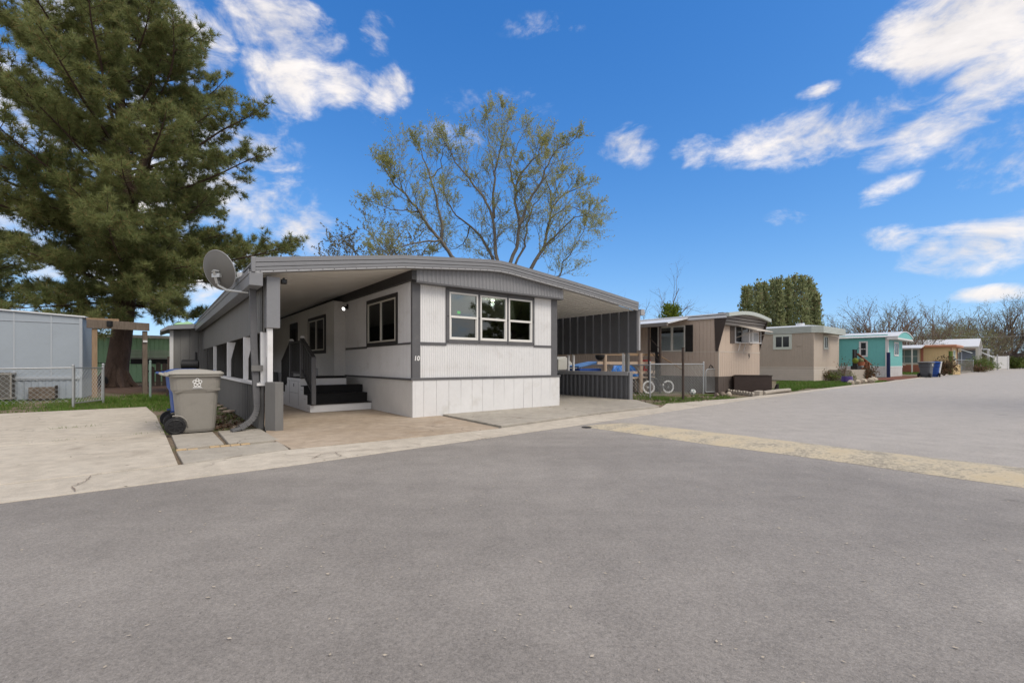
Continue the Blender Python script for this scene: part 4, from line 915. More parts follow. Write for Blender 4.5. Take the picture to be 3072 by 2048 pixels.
# bicycle
bx = Vector((5.16,17.22,0)); b2 = Vector((6.03,17.62,0)); ba = math.atan2(b2.y-bx.y, b2.x-bx.x); WB = (b2-bx).length
bi = thing('bicycle', 'small black bicycle with white tyres leaning behind the chain link fence', 'bicycle', bx, math.degrees(ba))
for x, ang, nm in ((0,-16,'wheel'),(WB,-12,'wheel')):
    r = .245; m = MB(); n = 30; ca, sa = math.cos(R(ang)), math.sin(R(ang)); tl = .10
    P = lambda rr, a: (x+rr*math.cos(a)*ca, rr*math.cos(a)*sa+tl*(rr*math.sin(a)+r)*.4, r+.01+rr*math.sin(a))
    m.tube([P(r-.022,2*math.pi*j/n) for j in range(n+1)], .024, 8, False); wh = m.build('tyre', M['mark'], bi, smooth=True); m = MB()
    m.tube([P(r-.055,2*math.pi*j/n) for j in range(n+1)], .010, 6, False)
    for k in range(14): m.tube([P(.015,2*math.pi*k/14), P(r-.055,2*math.pi*k/14+.15)], .003, 3, False)
    m.tube([P(0,0), (P(0,0)[0],P(0,0)[1]+.05,P(0,0)[2])], .03, 8); m.build('rim', M['mark'] if x == 0 else M['galv'], wh)
fa = (0,.02,.26); rb = (WB,.03,.26); bb = (WB*.58,.04,.27); hd = (.14,.06,.62); st_ = (WB*.66,.06,.52)
m = MB()
for a_, b_ in ((hd,bb),(hd,st_),(bb,st_),(bb,rb),(st_,rb)): m.tube([a_,b_], .024, 8)
m.build('frame', M['blackmetal'], bi); m = MB(); m.tube([fa,(.10,.05,.52),hd,(.16,.07,.74)], .018, 8); m.tube([(.16,-.02,.74),(.16,.16,.74)],.014,8); m.tube([(.16,-.02,.74),(.10,-.16,.92),(.16,-.26,.92)], .013, 8); m.tube([(.16,.16,.74),(.10,.28,.92),(.16,.38,.92)], .013, 8); m.build('handlebar', M['blackmetal'], bi)
m = MB(); m.tube([st_,(WB*.69,.065,.60)],.014,8); m.prism([(WB*.55,.05,.60),(WB*.82,-.01,.60),(WB*.82,.14,.60),(WB*.55,.09,.60)],[(WB*.56,.055,.64),(WB*.81,.0,.645),(WB*.81,.13,.645),(WB*.56,.085,.64)]); m.build('saddle', M['blackmetal'], bi)
m = MB(); m.tube([(bb[0],-.02,.27),(bb[0],.10,.27)],.06,14); m.bar((bb[0],-.03,.27),(bb[0]+.13,-.03,.20),.02); m.bar((bb[0],.11,.27),(bb[0]-.13,.11,.34),.02); m.box(bb[0]+.08,bb[0]+.18,-.12,-.03,.185,.21); m.build('crank', M['blackmetal'], bi)
# ball
t5 = (1+5**.5)/2; ico = [Vector(v).normalized() for v in [(0,1,t5),(0,-1,t5),(0,1,-t5),(0,-1,-t5),(1,t5,0),(-1,t5,0),(1,-t5,0),(-1,-t5,0),(t5,0,1),(-t5,0,1),(t5,0,-1),(-t5,0,-1)]]
m = MB(); m.ball((0,0,.108),.108,28,18); o = m.build('soccer_ball', [M['mark'], M['greenpost']], smooth=True)
for pl in o.data.polygons:
    c = (Vector(pl.center)-Vector((0,0,.108))).normalized()
    if max(c.dot(Matrix.Rotation(.4,3,'X') @ q) for q in ico) > .925: pl.material_index = 1
o.location = (6.57,16.60,0); tag(o, 'white soccer ball with grey patches lying in front of the chain link fence', 'ball')
# planter box, edging, log, cat
pa = H9.gr(2203,1177); pb = H9.gr(2316,1178.5)
pt = thing('planter_box', 'large dark brown wooden planter box in front of the tan home', 'planter', H9.w(*pa), H9.deg+math.degrees(math.atan2(pb[1]-pa[1], pb[0]-pa[0])))
PW = math.hypot(pb[0]-pa[0], pb[1]-pa[1]); m = MB(); m.box(0,PW,-.0,.04,0,.66); m.box(0,PW,.50,.54,0,.66); m.box(0,.04,.04,.50,0,.66); m.box(PW-.04,PW,.04,.50,0,.66); m.build('side_board', M['planter'], pt, bevel=.006)
m = MB(); m.box(-.02,PW+.02,-.02,.06,.661,.69); m.box(-.02,PW+.02,.48,.56,.661,.69); m.build('rim', M['planter'], pt); m = MB(); m.box(.04,PW-.04,.04,.50,.1,.58); m.build('soil', M['needles'], pt)
e0, e1 = Vector(G(2162,1174)), Vector(G(2262,1187)); n = 13
for i in range(n):
    p = e0.lerp(e1, (i+.5)/n); o = MB(); w_ = (e1-e0).length/n*.46
    o.tube([(-w_*.9,0,.03),(-w_*.9,0,.09),(-w_*.4,0,.125),(w_*.4,0,.125),(w_*.9,0,.09),(w_*.9,0,.03)], .045, 8) if False else o.poly_y([(-w_,-.02),(w_,-.02),(w_,.07),(w_*.6,.115),(0,.13),(-w_*.6,.115),(-w_,.07)], -.04, .04)
    o = o.build('edging_stone', M['edger'], bevel=.01); o.location = (p.x,p.y,rnd.uniform(-.01,.01)); d = e1-e0; o.rotation_euler = (0,0,math.atan2(d.y,d.x)+rnd.uniform(-.08,.08)); tag(o, 'scalloped concrete edging stone in the row before the dark brown planter', 'edging stone', 'scalloped edging stones in a row')
o = MB().box(-.32,.32,-.10,.10,-.02,.16).build('concrete_block', M['edger'], bevel=.015); o.location = (*G(2275,1185),0); o.rotation_euler = (0,0,R(52)); tag(o, 'pale concrete edging block at the end of the scalloped row', 'block')
l0, l1 = Vector(G(2290,1184)), Vector(G(2368,1174)); o = MB().tube([(l0.x,l0.y,.06),((l0.x+l1.x)/2,(l0.y+l1.y)/2,.075),(l1.x,l1.y,.06)], [.085,.08,.075], 10).build('edging_log', M['edger'], smooth=True); tag(o, 'long low rounded concrete kerb log beside the dark brown planter', 'edging log')
def rock(x, y, r, label, mk='rock', seed=0, group=None, z=.0):
    q = random.Random(seed*31+5); m = MB(); r *= .72; m.ball((0,0,0), r, 9, 6, (1,.8,.8)); m.v = [tuple(c*(1+q.uniform(-.24,.24)) for c in v) for v in m.v]
    o = m.build('rock', M[mk], smooth=True); o.location = (x,y,z+r*.35); o.rotation_euler = (0,0,q.uniform(0,6)); return tag(o, label, 'rock', group)
for i, (px, py, r, lb, mk) in enumerate(((2150,1187,.14,'brown flat rock in the grass before the small arched gate','rockdark'),(2168,1186,.16,'dark middle rock in the grass near the scalloped edging','rockdark'),(2187,1186,.15,'pale rock nearest the scalloped edging row','rock'))): rock(*G(px,py), r, lb, mk, i)
ct = G(2330,1175.5)
cat = bpy.data.meshes.new('cat'); cv = [(0,0,.10),(.0,-.02,.17),(.02,-.05,.235),(.04,-.07,.285),(.06,-.10,.295),(.035,-.10,.12),(.035,-.13,.02),(-.035,-.10,.12),(-.035,-.13,.02),(.07,-.02,.05),(.08,-.09,.02),(-.07,-.02,.05),(-.08,-.09,.02),(0,.10,.03),(.08,.16,.02),(.16,.14,.02),(.02,-.045,.33),(.075,-.05,.335)]
cat.from_pydata(cv, [(0,1),(1,2),(2,3),(3,4),(1,5),(5,6),(1,7),(7,8),(0,9),(9,10),(0,11),(11,12),(0,13),(13,14),(14,15),(3,16),(3,17)], [])
o = bpy.data.objects.new('cat', cat); COL.objects.link(o); cat.materials.append(M['cat']); sk = o.modifiers.new('skin','SKIN')
for i, r in enumerate((.095,.085,.062,.055,.028,.032,.024,.032,.024,.055,.028,.055,.028,.03,.022,.016,.012,.012)): cat.skin_vertices[0].data[i].radius = (r,r)
cat.skin_vertices[0].data[0].use_root = True; o.modifiers.new('sub','SUBSURF').levels = 2; o.modifiers['sub'].render_levels = 2
o.location = (*ct,0); o.rotation_euler = (0,0,R(-40)); tag(o, 'dark tabby cat sitting on the kerb beside the dark brown planter', 'cat')

# ------------------------------------------------------------------ number 8, beige
W8 = 5.4
h8 = thing('mobile_home', 'beige boxy mobile home with pale ridged roof band and small awning', 'mobile home', H8.o, H8.deg)
m = MB(); m.ribs(0,W8,.80,3.4, fr, 1.3, .006, 'groove'); m.ribs(0,16,.80,3.4, sd, .16, .010, 'groove'); m.box(.02,W8,.02,16,.3,3.4); m.build('wall', M['beige8'], h8)
m = MB(); m.box(-.03,W8,-.03,0,.90,.94); m.box(-.03,0,.0,16,.90,.94); m.box(-.02,W8,-.02,0,.80,.90); m.box(-.02,0,.0,16,.80,.90); m.build('belt_trim', M['beigeband'], h8)
m = MB()
for i in range(6): z = .01+i*.13; m.prism([(-.03,-.03,z),(W8,-.03,z),(W8,.0,z),(-.03,.0,z)],[(-.012,-.012,z+.125),(W8,-.012,z+.125),(W8,.0,z+.125),(-.012,.0,z+.125)]); m.prism([(-.03,.001,z),(.0,.001,z),(.0,16,z),(-.03,16,z)],[(-.012,.001,z+.125),(.0,.001,z+.125),(.0,16,z+.125),(-.012,16,z+.125)])
m.build('skirting', M['beigeband'], h8)
m = MB(); band = lambda z0, z1, e: m.poly_z([(-.06-e,16),(-.06-e,.1),(.3,-.45-e),(W8-.3,-.45-e),(W8+.1+e,.1),(W8+.1+e,16)], z0, z1)
for i in range(5): band(3.17+i*.085, 3.17+i*.085+.07, .03); band(3.17+i*.085+.07, 3.17+i*.085+.085, .0)
m.build('roof_band', M['palemetal'], h8)
m = MB(); m.prism([(-.05,16,3.60),(-.05,.1,3.60),(.3,-.43,3.60),(W8-.3,-.43,3.60),(W8+.05,.1,3.60),(W8+.05,16,3.60)],[(.8,16,3.74),(.8,1.,3.74),(1.,.6,3.74),(W8-1.,.6,3.74),(W8-.8,1.,3.74),(W8-.8,16,3.74)]); m.build('roof', M['whitemetal'], h8)
MB().tube([(2.6,1.6,3.7),(2.6,1.6,4.0)], .28, 14).build('roof_vent', M['whitemetal'], h8)
def win(par, fn, a0, a1, z0, z1, frm, pane, t=.10, mid=True, horiz=False, name='window'):
    def bx(m, a, b, d0, d1, za, zb):
        p = fn(a,d0,za); q = fn(b,d1,zb); m.box(min(p[0],q[0]),max(p[0],q[0]),min(p[1],q[1]),max(p[1],q[1]),za,zb)
    m = MB(); bx(m,a0,a0+t,0,.05,z0,z1); bx(m,a1-t,a1,0,.05,z0,z1); bx(m,a0+t,a1-t,0,.05,z1-t,z1); bx(m,a0+t,a1-t,0,.05,z0,z0+t); c = (a0+a1)/2
    if mid: bx(m,c-.03,c+.03,.0,.045,z0+t,z1-t)
    if horiz: zz = (z0+z1)/2; bx(m,a0+t,a1-t,.0,.045,zz-.03,zz+.03)
    w_ = m.build(name, M[frm], par); m = MB(); bx(m,a0+t,a1-t,.013,.018,z0+t,z1-t); m.build('pane', M[pane], w_); return w_
win(h8, sd, 1.26, 2.42, 2.10, 3.14, 'palesash', 'pane', .17); win(h8, fr, 1.95, 2.85, 2.12, 3.05, 'palesash', 'pane', .11)
m = MB(); m.prism([(1.9,-.02,3.10),(3.0,-.02,3.10),(3.5,-1.0,2.86),(1.95,-1.0,2.86)],[(1.9,-.02,3.13),(3.0,-.02,3.13),(3.5,-1.0,2.89),(1.95,-1.0,2.89)]); m.build('window_awning', M['beigeband'], h8)
MB().box(-.04,-.011,.62,.98,2.3,2.72).build('vent_panel', M['beige8'], h8)
# porch of number 7/8
pw = thing('porch', 'concrete porch with black posts, hanging pots and red brown stair rail beside the beige home', 'porch', H8.w(2.9,-1.15), 40)
MB().box(.0,3.6,-.2,1.1,0,.72).build('platform', M['edger'], pw)
for x in (2.55,3.05): MB().box(x-.07,x+.07,.2,.34,.72,2.15).build('post', M['blackmetal'], pw)
MB().box(2.3,3.4,.0,.4,.725,.98).build('trough', M['blackmetal'], pw)
m = MB(); m.bar((3.1,.2,1.85),(6.4,.1,1.05),.14,.07); m.bar((3.6,.2,.95),(5.2,.15,.6),.1,.06); m.bar((5.1,.15,0),(5.1,.15,1.36),.18); m.bar((5.75,.12,0),(5.75,.12,1.2),.18); m.build('stair_rail', M['redwood'], pw)
def plant(name, label, loc, mat_, n, rad, hgt, leaf=.09, seed=1, stems=True, group=None, cat='plant', pot=None):
    r = np.random.default_rng(seed); t = thing(name, label, cat, loc, 0, group)
    c = r.normal(size=(n,3)); c /= np.linalg.norm(c,axis=1)[:,None]; c *= (r.random(n)**.5)[:,None]; c *= (rad,rad,hgt/2); c[:,2] += hgt/2+.03
    c *= (1+.25*np.sin(c[:,[1,2,0]]*9/rad+seed))
    npmesh('foliage', leaf_quads(c, r, leaf, leaf*.6), 4, M[mat_], t)
    if stems:
        m = MB()
        for k in range(7): a = r.random()*6.3; m.tube([(0,0,0),(math.cos(a)*rad*.3,math.sin(a)*rad*.3,hgt*.4),(math.cos(a)*rad*.7,math.sin(a)*rad*.7,hgt*.8)], [.02,.014,.006], 5)
        m.build('stem', M['barkbrown'], t)
    return t
def leaf_quads(c, r, l, w_, dirs=None, jit=1.0):
    n = len(c); d = r.normal(size=(n,3)); 
    if dirs is not None: d = dirs+d*jit*.5
    d /= np.linalg.norm(d,axis=1)[:,None]+1e-9; e = np.cross(d, r.normal(size=(n,3))); e /= np.linalg.norm(e,axis=1)[:,None]+1e-9
    L_ = l*(.6+.8*r.random(n))[:,None]; W_ = w_*(.6+.8*r.random(n))[:,None]
    return np.stack([c, c+d*L_*.5+e*W_*.5, c+d*L_, c+d*L_*.5-e*W_*.5], 1).reshape(-1,3)
for (dx,dz,lb,mt) in ((2.2,1.35,'bright green round hanging pot by the black porch post','brightgreen'),(3.6,1.35,'cream and green round hanging pot right of the black posts','greentwig')):
    p = H8.w(2.9+dx,-1.15+.1); pp = thing('hanging_pot', lb, 'hanging pot', (*p,dz))
    MB().ball((0,0,0),.19,12,8).build('pot', M[mt], pp, smooth=True); m = MB(); m.tube([(0,0,.25),(.05,0,.6),(.22,0,.92),(.35,0,.85)], .015, 6); m.build('hook', M['blackmetal'], pp)
p = H8.w(2.9+2.95,-1.15-.05); o = MB().tube([(0,0,0),(0,0,.28)],[.18,.26],14).build('flower_pot', M['terracotta']); o.location = (*p,.985); tag(o, 'terracotta pot standing between the black porch posts', 'flower pot')
FB = [(2443,1141,'rockdark',.14),(2553,1152,'rock',.28),(2563,1149,'rockdark',.24),(2572,1150,'rock',.26),(2582,1149,'rockdark',.22),(2592,1147,'rock',.28),(2602,1146,'rockdark',.22),(2612,1146,'rock',.32),(2622,1143,'rock',.34)]
RL = ['small dark stone at the corner of the beige home','leftmost pale boulder of the roadside rockery','second boulder of the rockery, brown and round','pale boulder third in the roadside rockery','small brown boulder in the middle of the rockery','pale boulder just right of the rockery middle','brown boulder between two pale ones in the rockery','large pale boulder near the right end of the rockery','tallest pale boulder ending the roadside rockery']
for i, ((px,py,mk,r), lb) in enumerate(zip(FB,RL)): rock(*G(px,py), r, lb, mk, 20+i)
plant('rose_bush', 'bare red twigged rose bush before the concrete porch platform', G(2528,1141), 'drybush', 160, .45, 1.5, .10, 3)
plant('shrub', 'low dark green shrub under the beige home front window', G(2497,1141), 'hedge', 500, .7, .6, .10, 4)
plant('shrub', 'small twiggy bush beside the beige home corner', G(2477,1141), 'drybush', 120, .4, .75, .09, 5)
plant('flowering_plant', 'red flowering plant on the rockery below the stair rail', G(2590,1138), 'drybush', 500, .8, .8, .12, 6)
plant('flowering_plant', 'leafy green plant with red tips right on the rockery', G(2610,1138), 'drybush', 400, .6, 1.1, .12, 7)
plant('shrub', 'round yellow green clump before the purple pot', G(2553,1146), 'greentwig', 300, .35, .5, .09, 8, False)
o = MB().tube([(0,0,0),(0,0,.12),(0,0,.40)],[.20,.30,.27],14).build('flower_pot', M['purple'], smooth=True); o.location = (*G(2541,1149),0); tag(o, 'dark purple glazed pot in the grass by the rockery', 'flower pot')

# ------------------------------------------------------------------ turquoise home
W7 = 5.7
h7 = thing('mobile_home', 'turquoise mobile home with white trim and white ribbed skirting', 'mobile home', H7.o, H7.deg)
m = MB(); m.ribs(0,W7,.80,3.6, fr, .25, .008, 'groove'); m.ribs(0,18,.80,3.6, sd, .25, .008, 'groove'); m.box(.02,W7-.0,.02,18,.7,3.6); m.build('wall', M['aqua'], h7)
m = MB(); m.ribs(0,W7,0,.80, fr, .2, .02); m.ribs(0,18,0,.80, sd, .2, .02); m.box(.01,W7,.01,18,0,.8); m.build('skirting', M['whiteskirt'], h7)
m = MB(); m.box(-.04,.26,-.04,.0,.0,3.45); m.box(-.04,0,.0,.14,.0,3.45); m.box(-.035,W7,-.035,0,.80,.92); m.box(-.035,0,.141,18,.80,.92); m.box(-.04,0,.141,18,3.36,3.52); m.build('trim', M['whitetrim'], h7)
def arc7(u): return 3.42+.5*math.sin(math.pi*min(1,max(0,(u+.3)/(W7+.6))))**.8
us7 = [-.3+i*(W7+.6)/14 for i in range(15)]
m = MB(); m.poly_y([(-.29,3.3)]+[(u,arc7(u)-.05) for u in us7]+[(W7+.29,3.3)], -.7, -.6); m.build('gable_panel', M['aqua'], h7)
m = MB(); m.box(-.3,W7+.3,-.72,.0,3.16,3.30); m.box(-.3,-.2,-.72,.0,3.3,3.42); m.build('gable_trim', M['whitetrim'], h7)
m = MB(); m.poly_y([(u,arc7(u)) for u in us7]+[(u,arc7(u)-.07) for u in us7[::-1]], -.75, 18); m.build('roof', M['whitemetal'], h7)
win(h7, fr, 2.30, 4.0, 1.80, 3.05, 'whitetrim', 'pane', .13); win(h7, sd, 1.33, 1.95, 1.72, 3.08, 'whitetrim', 'pane', .13, False, True)
MB().tube([(1.2,4.5,3.55),(1.2,4.5,3.95),(1.2,4.5,4.0),(1.2,4.5,4.12)],[.3,.3,.42,.1],14).build('roof_vent', M['dish'], h7)
m = MB(); m.prism([(-.05,3.6,3.42),(-.05,9,3.42),(-1.9,9,2.9),(-1.9,3.6,2.9)],[(-.05,3.6,3.5),(-.05,9,3.5),(-1.9,9,2.98),(-1.9,3.6,2.98)]); m.build('side_awning', M['whitemetal'], h7)
o = MB().box(-.11,.11,-.11,.11,0,2.05).build('blue_post', M['navy'], bevel=.02); o.location = (*H7.w(-1.55,-.35),0); o.rotation_euler = (0,0,R(40)); tag(o, 'plain dark navy blue post standing before the turquoise home', 'post')
mu = [H7.w(-4,-.2),H7.w(.2,-.05),H7.w(5.6,-.05),G(2790,1130),G(2760,1131.5),G(2700,1139),G(2625,1143)]
kind(MB().add([(x,y,.02) for x,y in mu],[tuple(range(len(mu)))]).build('bark_mulch', M['mulch']), 'structure')
# roadside bins
make_bin('dark grey wheeled bin with grey lid at the kerb by the orange home', ('bindark','dish'), G(2778,1131.5), 30, 'roadside bins far along the kerb', True, 1.25)
make_bin('far blue wheeled bin standing beside the dark grey bin', ('binblue','binblue'), (G(2800,1130.5)[0]+.0,G(2800,1130.5)[1]), 50, 'roadside bins far along the kerb', False, 1.25)

# ------------------------------------------------------------------ yellow and salmon home
H6 = Frame(V(2853,1090,52)[:2], 40)
h6 = thing('mobile_home', 'pale yellow mobile home with salmon red lower band and orange roof edge', 'mobile home', H6.o, H6.deg)
Z6 = 3.0; W6 = 5.2
m = MB(); m.ribs(0,W6,.3,Z6, fr, .3, .01, 'groove'); m.ribs(0,14,.3,Z6, sd, .3, .01, 'groove'); m.box(.02,W6,.02,14,0,Z6); m.build('wall', M['yellow'], h6)
m = MB(); m.box(-.03,W6,-.03,0,0,.98); m.box(-.03,0,.0,14,0,.98); m.build('lower_band', M['redbrown'], h6)
m = MB(); m.box(-.05,0,2.35,2.6,.98,Z6); m.box(-.05,0,5.6,5.85,.98,Z6); m.box(-.05,.12,-.05,0,.98,Z6); m.box(W6-.25,W6,-.05,0,.98,Z6); m.build('trim', M['redbrown'], h6)
m = MB(); m.box(-.5,W6+.2,-.55,14.2,Z6,Z6+.30); m.build('roof_edge', M['orange'], h6, bevel=.12); m = MB(); m.prism([(-2.6,2.2,2.86),(-.1,2.2,3.24),(-.1,14,3.24),(-2.6,14,2.86)],[(-2.6,2.2,2.98),(-.1,2.2,3.34),(-.1,14,3.34),(-2.6,14,2.98)]); m.build('porch_roof', M['whitemetal'], h6)
win(h6, sd, 2.7, 5.5, 1.05, 2.95, 'cream2', 'panegrey', .18, True, True); win(h6, fr, 1.5, 3.2, 1.45, 2.7, 'palemetal', 'panegrey', .15, True, True)
m = MB(); m.prism([(4.2,-.02,2.9),(6.2,-.02,2.9),(6.4,-1.2,2.4),(4.3,-1.2,2.4)],[(4.2,-.02,2.95),(6.2,-.02,2.95),(6.4,-1.2,2.45),(4.3,-1.2,2.45)]); m.build('window_awning', M['palemetal'], h6)
pq = thing('porch', 'cream railed porch with steps along the yellow and salmon home', 'porch', H6.o, H6.deg)
MB().box(-2.4,-.1,5.0,11.0,.3,.78).build('platform', M['cream2'], pq)
m = MB(); u = -2.3
m.bar((u,6.0,1.62),(u,11,1.62),.09); m.bar((u,6.0,1.62),(u,3.6,.95),.09); m.bar((u,6.0,.85),(u,11,.85),.07)
for i in range(12): m.bar((u,6.0+i*.45,.8),(u,6.0+i*.45,1.6),.07)
for i in range(3): m.bar((u,5.4-i*.6,.2),(u,5.4-i*.6,1.45-i*.17),.08)
m.build('handrail', M['cream'], pq)
for v in (3.0,4.2): MB().box(-2.5,-2.4,v-.06,v+.06,0,2.9).build('roof_post', M['cream2'], pq)
# white roofed home beyond
H5 = Frame(V(2914,1090,66)[:2], 41)
h5 = thing('mobile_home', 'far home with a broad white sloping metal roof and pale posts', 'mobile home', H5.o, H5.deg)
MB().box(0,6,1.5,10,0,3.5).build('wall', M['yellow'], h5); m = MB(); m.prism([(-.6,-.8,3.5),(2.6,-.8,4.7),(2.6,10,4.7),(-.6,10,3.5)],[(-.6,-.8,3.62),(2.6,-.8,4.82),(2.6,10,4.82),(-.6,10,3.62)]); m.prism([(2.6,-.8,4.7),(6.2,-.8,3.5),(6.2,10,3.5),(2.6,10,4.7)],[(2.6,-.8,4.82),(6.2,-.8,3.62),(6.2,10,3.62),(2.6,10,4.82)]); m.build('roof', M['whitemetal'], h5)
for u in (-.4,2.6,5.9): MB().box(u-.12,u+.12,-.7,-.46,0,3.52 if abs(u-2.6) > 1 else 4.66).build('post', M['whitetrim'] if u > 1 else M['cream2'], h5)
MB().box(2.9,4.6,1.3,1.49,0,2.9).build('door', M['bluegrey'], h5); win(h5, lambda a,d,z:(a,1.5-d,z), .6, 2.3, 1.1, 2.8, 'palemetal', 'panegrey', .15)
# slate home with awnings
H4 = Frame(V(2932,1090,80)[:2], 41)
h4 = thing('mobile_home', 'far slate blue home with tilted white window awnings and brown roof', 'mobile home', H4.o, H4.deg)
MB().box(0,7,0,14,0,3.6).build('wall', M['bluegrey'], h4); m = MB(); m.prism([(-1,-.6,3.5),(3.6,-.6,3.5),(3.6,8,3.5),(-1,8,3.5)],[(.2,1.5,4.7),(3.0,1.5,4.7),(3.0,6,4.7),(.2,6,4.7)]); m.build('roof', M['roofbrown'], h4)
m = MB(); m.prism([(3.7,-1.2,3.6),(7.6,-1.2,3.6),(7.6,5,4.6),(3.7,5,4.6)],[(3.7,-1.2,3.75),(7.6,-1.2,3.75),(7.6,5,4.75),(3.7,5,4.75)]); m.build('porch_roof', M['whitemetal'], h4)
for a, b in ((1.6,4.2),(5.6,8.4)): m = MB(); m.prism([(a,-.02,3.3),(b,-.02,3.3),(b+.8,-1.6,2.3),(a+.8,-1.6,2.3)],[(a,-.02,3.38),(b,-.02,3.38),(b+.8,-1.6,2.38),(a+.8,-1.6,2.38)]); m.build('window_awning', M['whitemetal'], h4)
win(h4, fr, 1.9, 3.9, 1.2, 3.1, 'whitetrim', 'pane', .16); MB().box(5.3,5.6,-1.2,-.9,0,3.6).build('post', M['whitetrim'], h4)
# white fence panel, white flag-like post, mesh fence, hedges
wf = thing('privacy_screen', 'white solid fence panel near the far end of the road', 'fence', (*G(2983,1107.5),0), 41)
L = 9.; wf.location = (*V(2982,1090,88)[:2],0); wf.rotation_euler = (0,0,R(-6))
MB().box(0,2.4,0,.1,.12,2.55).build('panel', M['whitetrim'], wf); MB().box(-.1,.1,-.05,.15,0,2.65).build('post', M['whitetrim'], wf); MB().box(2.4,2.6,-.05,.15,0,2.65).build('post', M['whitetrim'], wf)
o = MB().box(-.06,.06,-.06,.06,0,2.7).build('sign_post', M['cap']); o.location = (*V(2992,1090,78)[:2],0); tag(o, 'thin pale post in the grass before the white fence panel', 'post')
wm = V(2868,1090,47); t, L = chainlink('mesh_fence', 'grey mesh yard fence between the salmon home and the green hedge', wm[:2], V(2920,1090,60)[:2], 1.55, 'dish', r=.005, pitch=.22)
o = MB().tube([(0,0,0),(.25,0,1.35)],.07,8).build('marker_post', M['whitetrim']); o.location = (*V(2816,1090,42)[:2],0); tag(o, 'leaning white marker post beside the red brown shrub', 'post')
o = MB().box(-.12,.12,-.1,.1,0,2.4).build('green_post', M['hedge']); o.location = (*V(2852,1090,46.)[:2],0); tag(o, 'dark green post before the corner of the yellow home', 'post')
for i, (px, Y, rad, h, mt, lb, n) in enumerate(((2834,43.5,1.0,1.6,'drybush','rounded red brown shrub at the kerb right of the roadside bins',1500),(2930,62,1.7,1.9,'hedge','left half of the clipped green hedge before the slate home',1800),(2950,64,1.7,1.9,'hedge','right half of the clipped green hedge before the slate home',1800),(2935,60,1.3,1.0,'drybush','low brown shrub at the foot of the clipped hedge',900))):
    plant('shrub', lb, V(px,1090,Y)[:2], mt, n, rad, h, .16, 40+i)
for i, (px, py, r, lb, mk) in enumerate(((2822,1122,.5,'broad flat pale rock by the red brown shrub','rock'),(2842,1120,.3,'small pale rock right of the red brown shrub','rock'),(2868,1118,.35,'tan rock at the foot of the mesh fence','rockdark'),(2925,1110,.5,'flat pale rock before the low brown shrub','rock'))): rock(*G(px,py), r, lb, mk, 60+i)
o = MB().box(-.4,.4,-.3,.3,0,1.0).build('stone_pillar', M['yellow'], bevel=.05); o.location = (*V(2862,1090,47)[:2],0); tag(o, 'low tan stone pillar before the salmon band of the yellow home', 'pillar')
# cross-street wall and far fence
ff = thing('chain_link_fence', 'long low dark chain link fence across the far end of the road', 'fence', (*V(3030,1090,112)[:2],0), 8)
MB().box(0,26,0,.05,.05,1.7).build('wire_mesh', M['thicket'], ff); MB().tube([(0,0,1.72),(26,0,1.72)],.06,6).build('top_rail', M['galv'], ff)
for i, (px, Y, w_, h, mk, lb) in enumerate(((3018,120,5,4.2,'palemetal','far pale gabled house glimpsed under the dark trees'),(3066,128,6,4.0,'whitetrim','far white gabled house at the right edge under the trees'))):
    t = thing('house', lb, 'house', V(px,1090,Y)[:2], 30); MB().box(-w_/2,w_/2,0,5,0,h*.62).build('wall', M[mk], t); m = MB(); m.poly_y([(-w_/2-.3,h*.62),(w_/2+.3,h*.62),(0,h)], -.3, 5.3); m.build('roof', M['roofbrown'] if i else M['whitemetal'], t); win(t, lambda a,d,z:(a,-d,z), -1, 1, 1., 2.2, 'whitetrim', 'pane', .15)

# ------------------------------------------------------------------ trees
def needle_tufts(C, D, r, nn, ln, wd, spread=.9):
    """C tuft centres, D tuft directions -> narrow triangles radiating from each centre"""
    n = len(C); C = np.repeat(C, nn, 0); D = np.repeat(D, nn, 0)
    d = D*.55+r.normal(size=(n*nn,3))*spread*.6; d /= np.linalg.norm(d,axis=1)[:,None]
    e = np.cross(d, r.normal(size=(n*nn,3))); e /= np.linalg.norm(e,axis=1)[:,None]+1e-9
    L = ln*(.65+.6*r.random(n*nn))[:,None]; W = wd*(.7+.6*r.random(n*nn))[:,None]
    return np.stack([C-e*W*.5, C+e*W*.5, C+d*L], 1).reshape(-1,3)
def curve(p0, d0, L, n, bend, r, wob=.12):
    pts = [Vector(p0)]; d = Vector(d0).normalized(); s = L/n
    for i in range(n):
        d = (d+Vector(bend)*(1/n)+Vector((r.normal(),r.normal(),r.normal()))*wob).normalized(); pts.append(pts[-1]+d*s)
    return pts
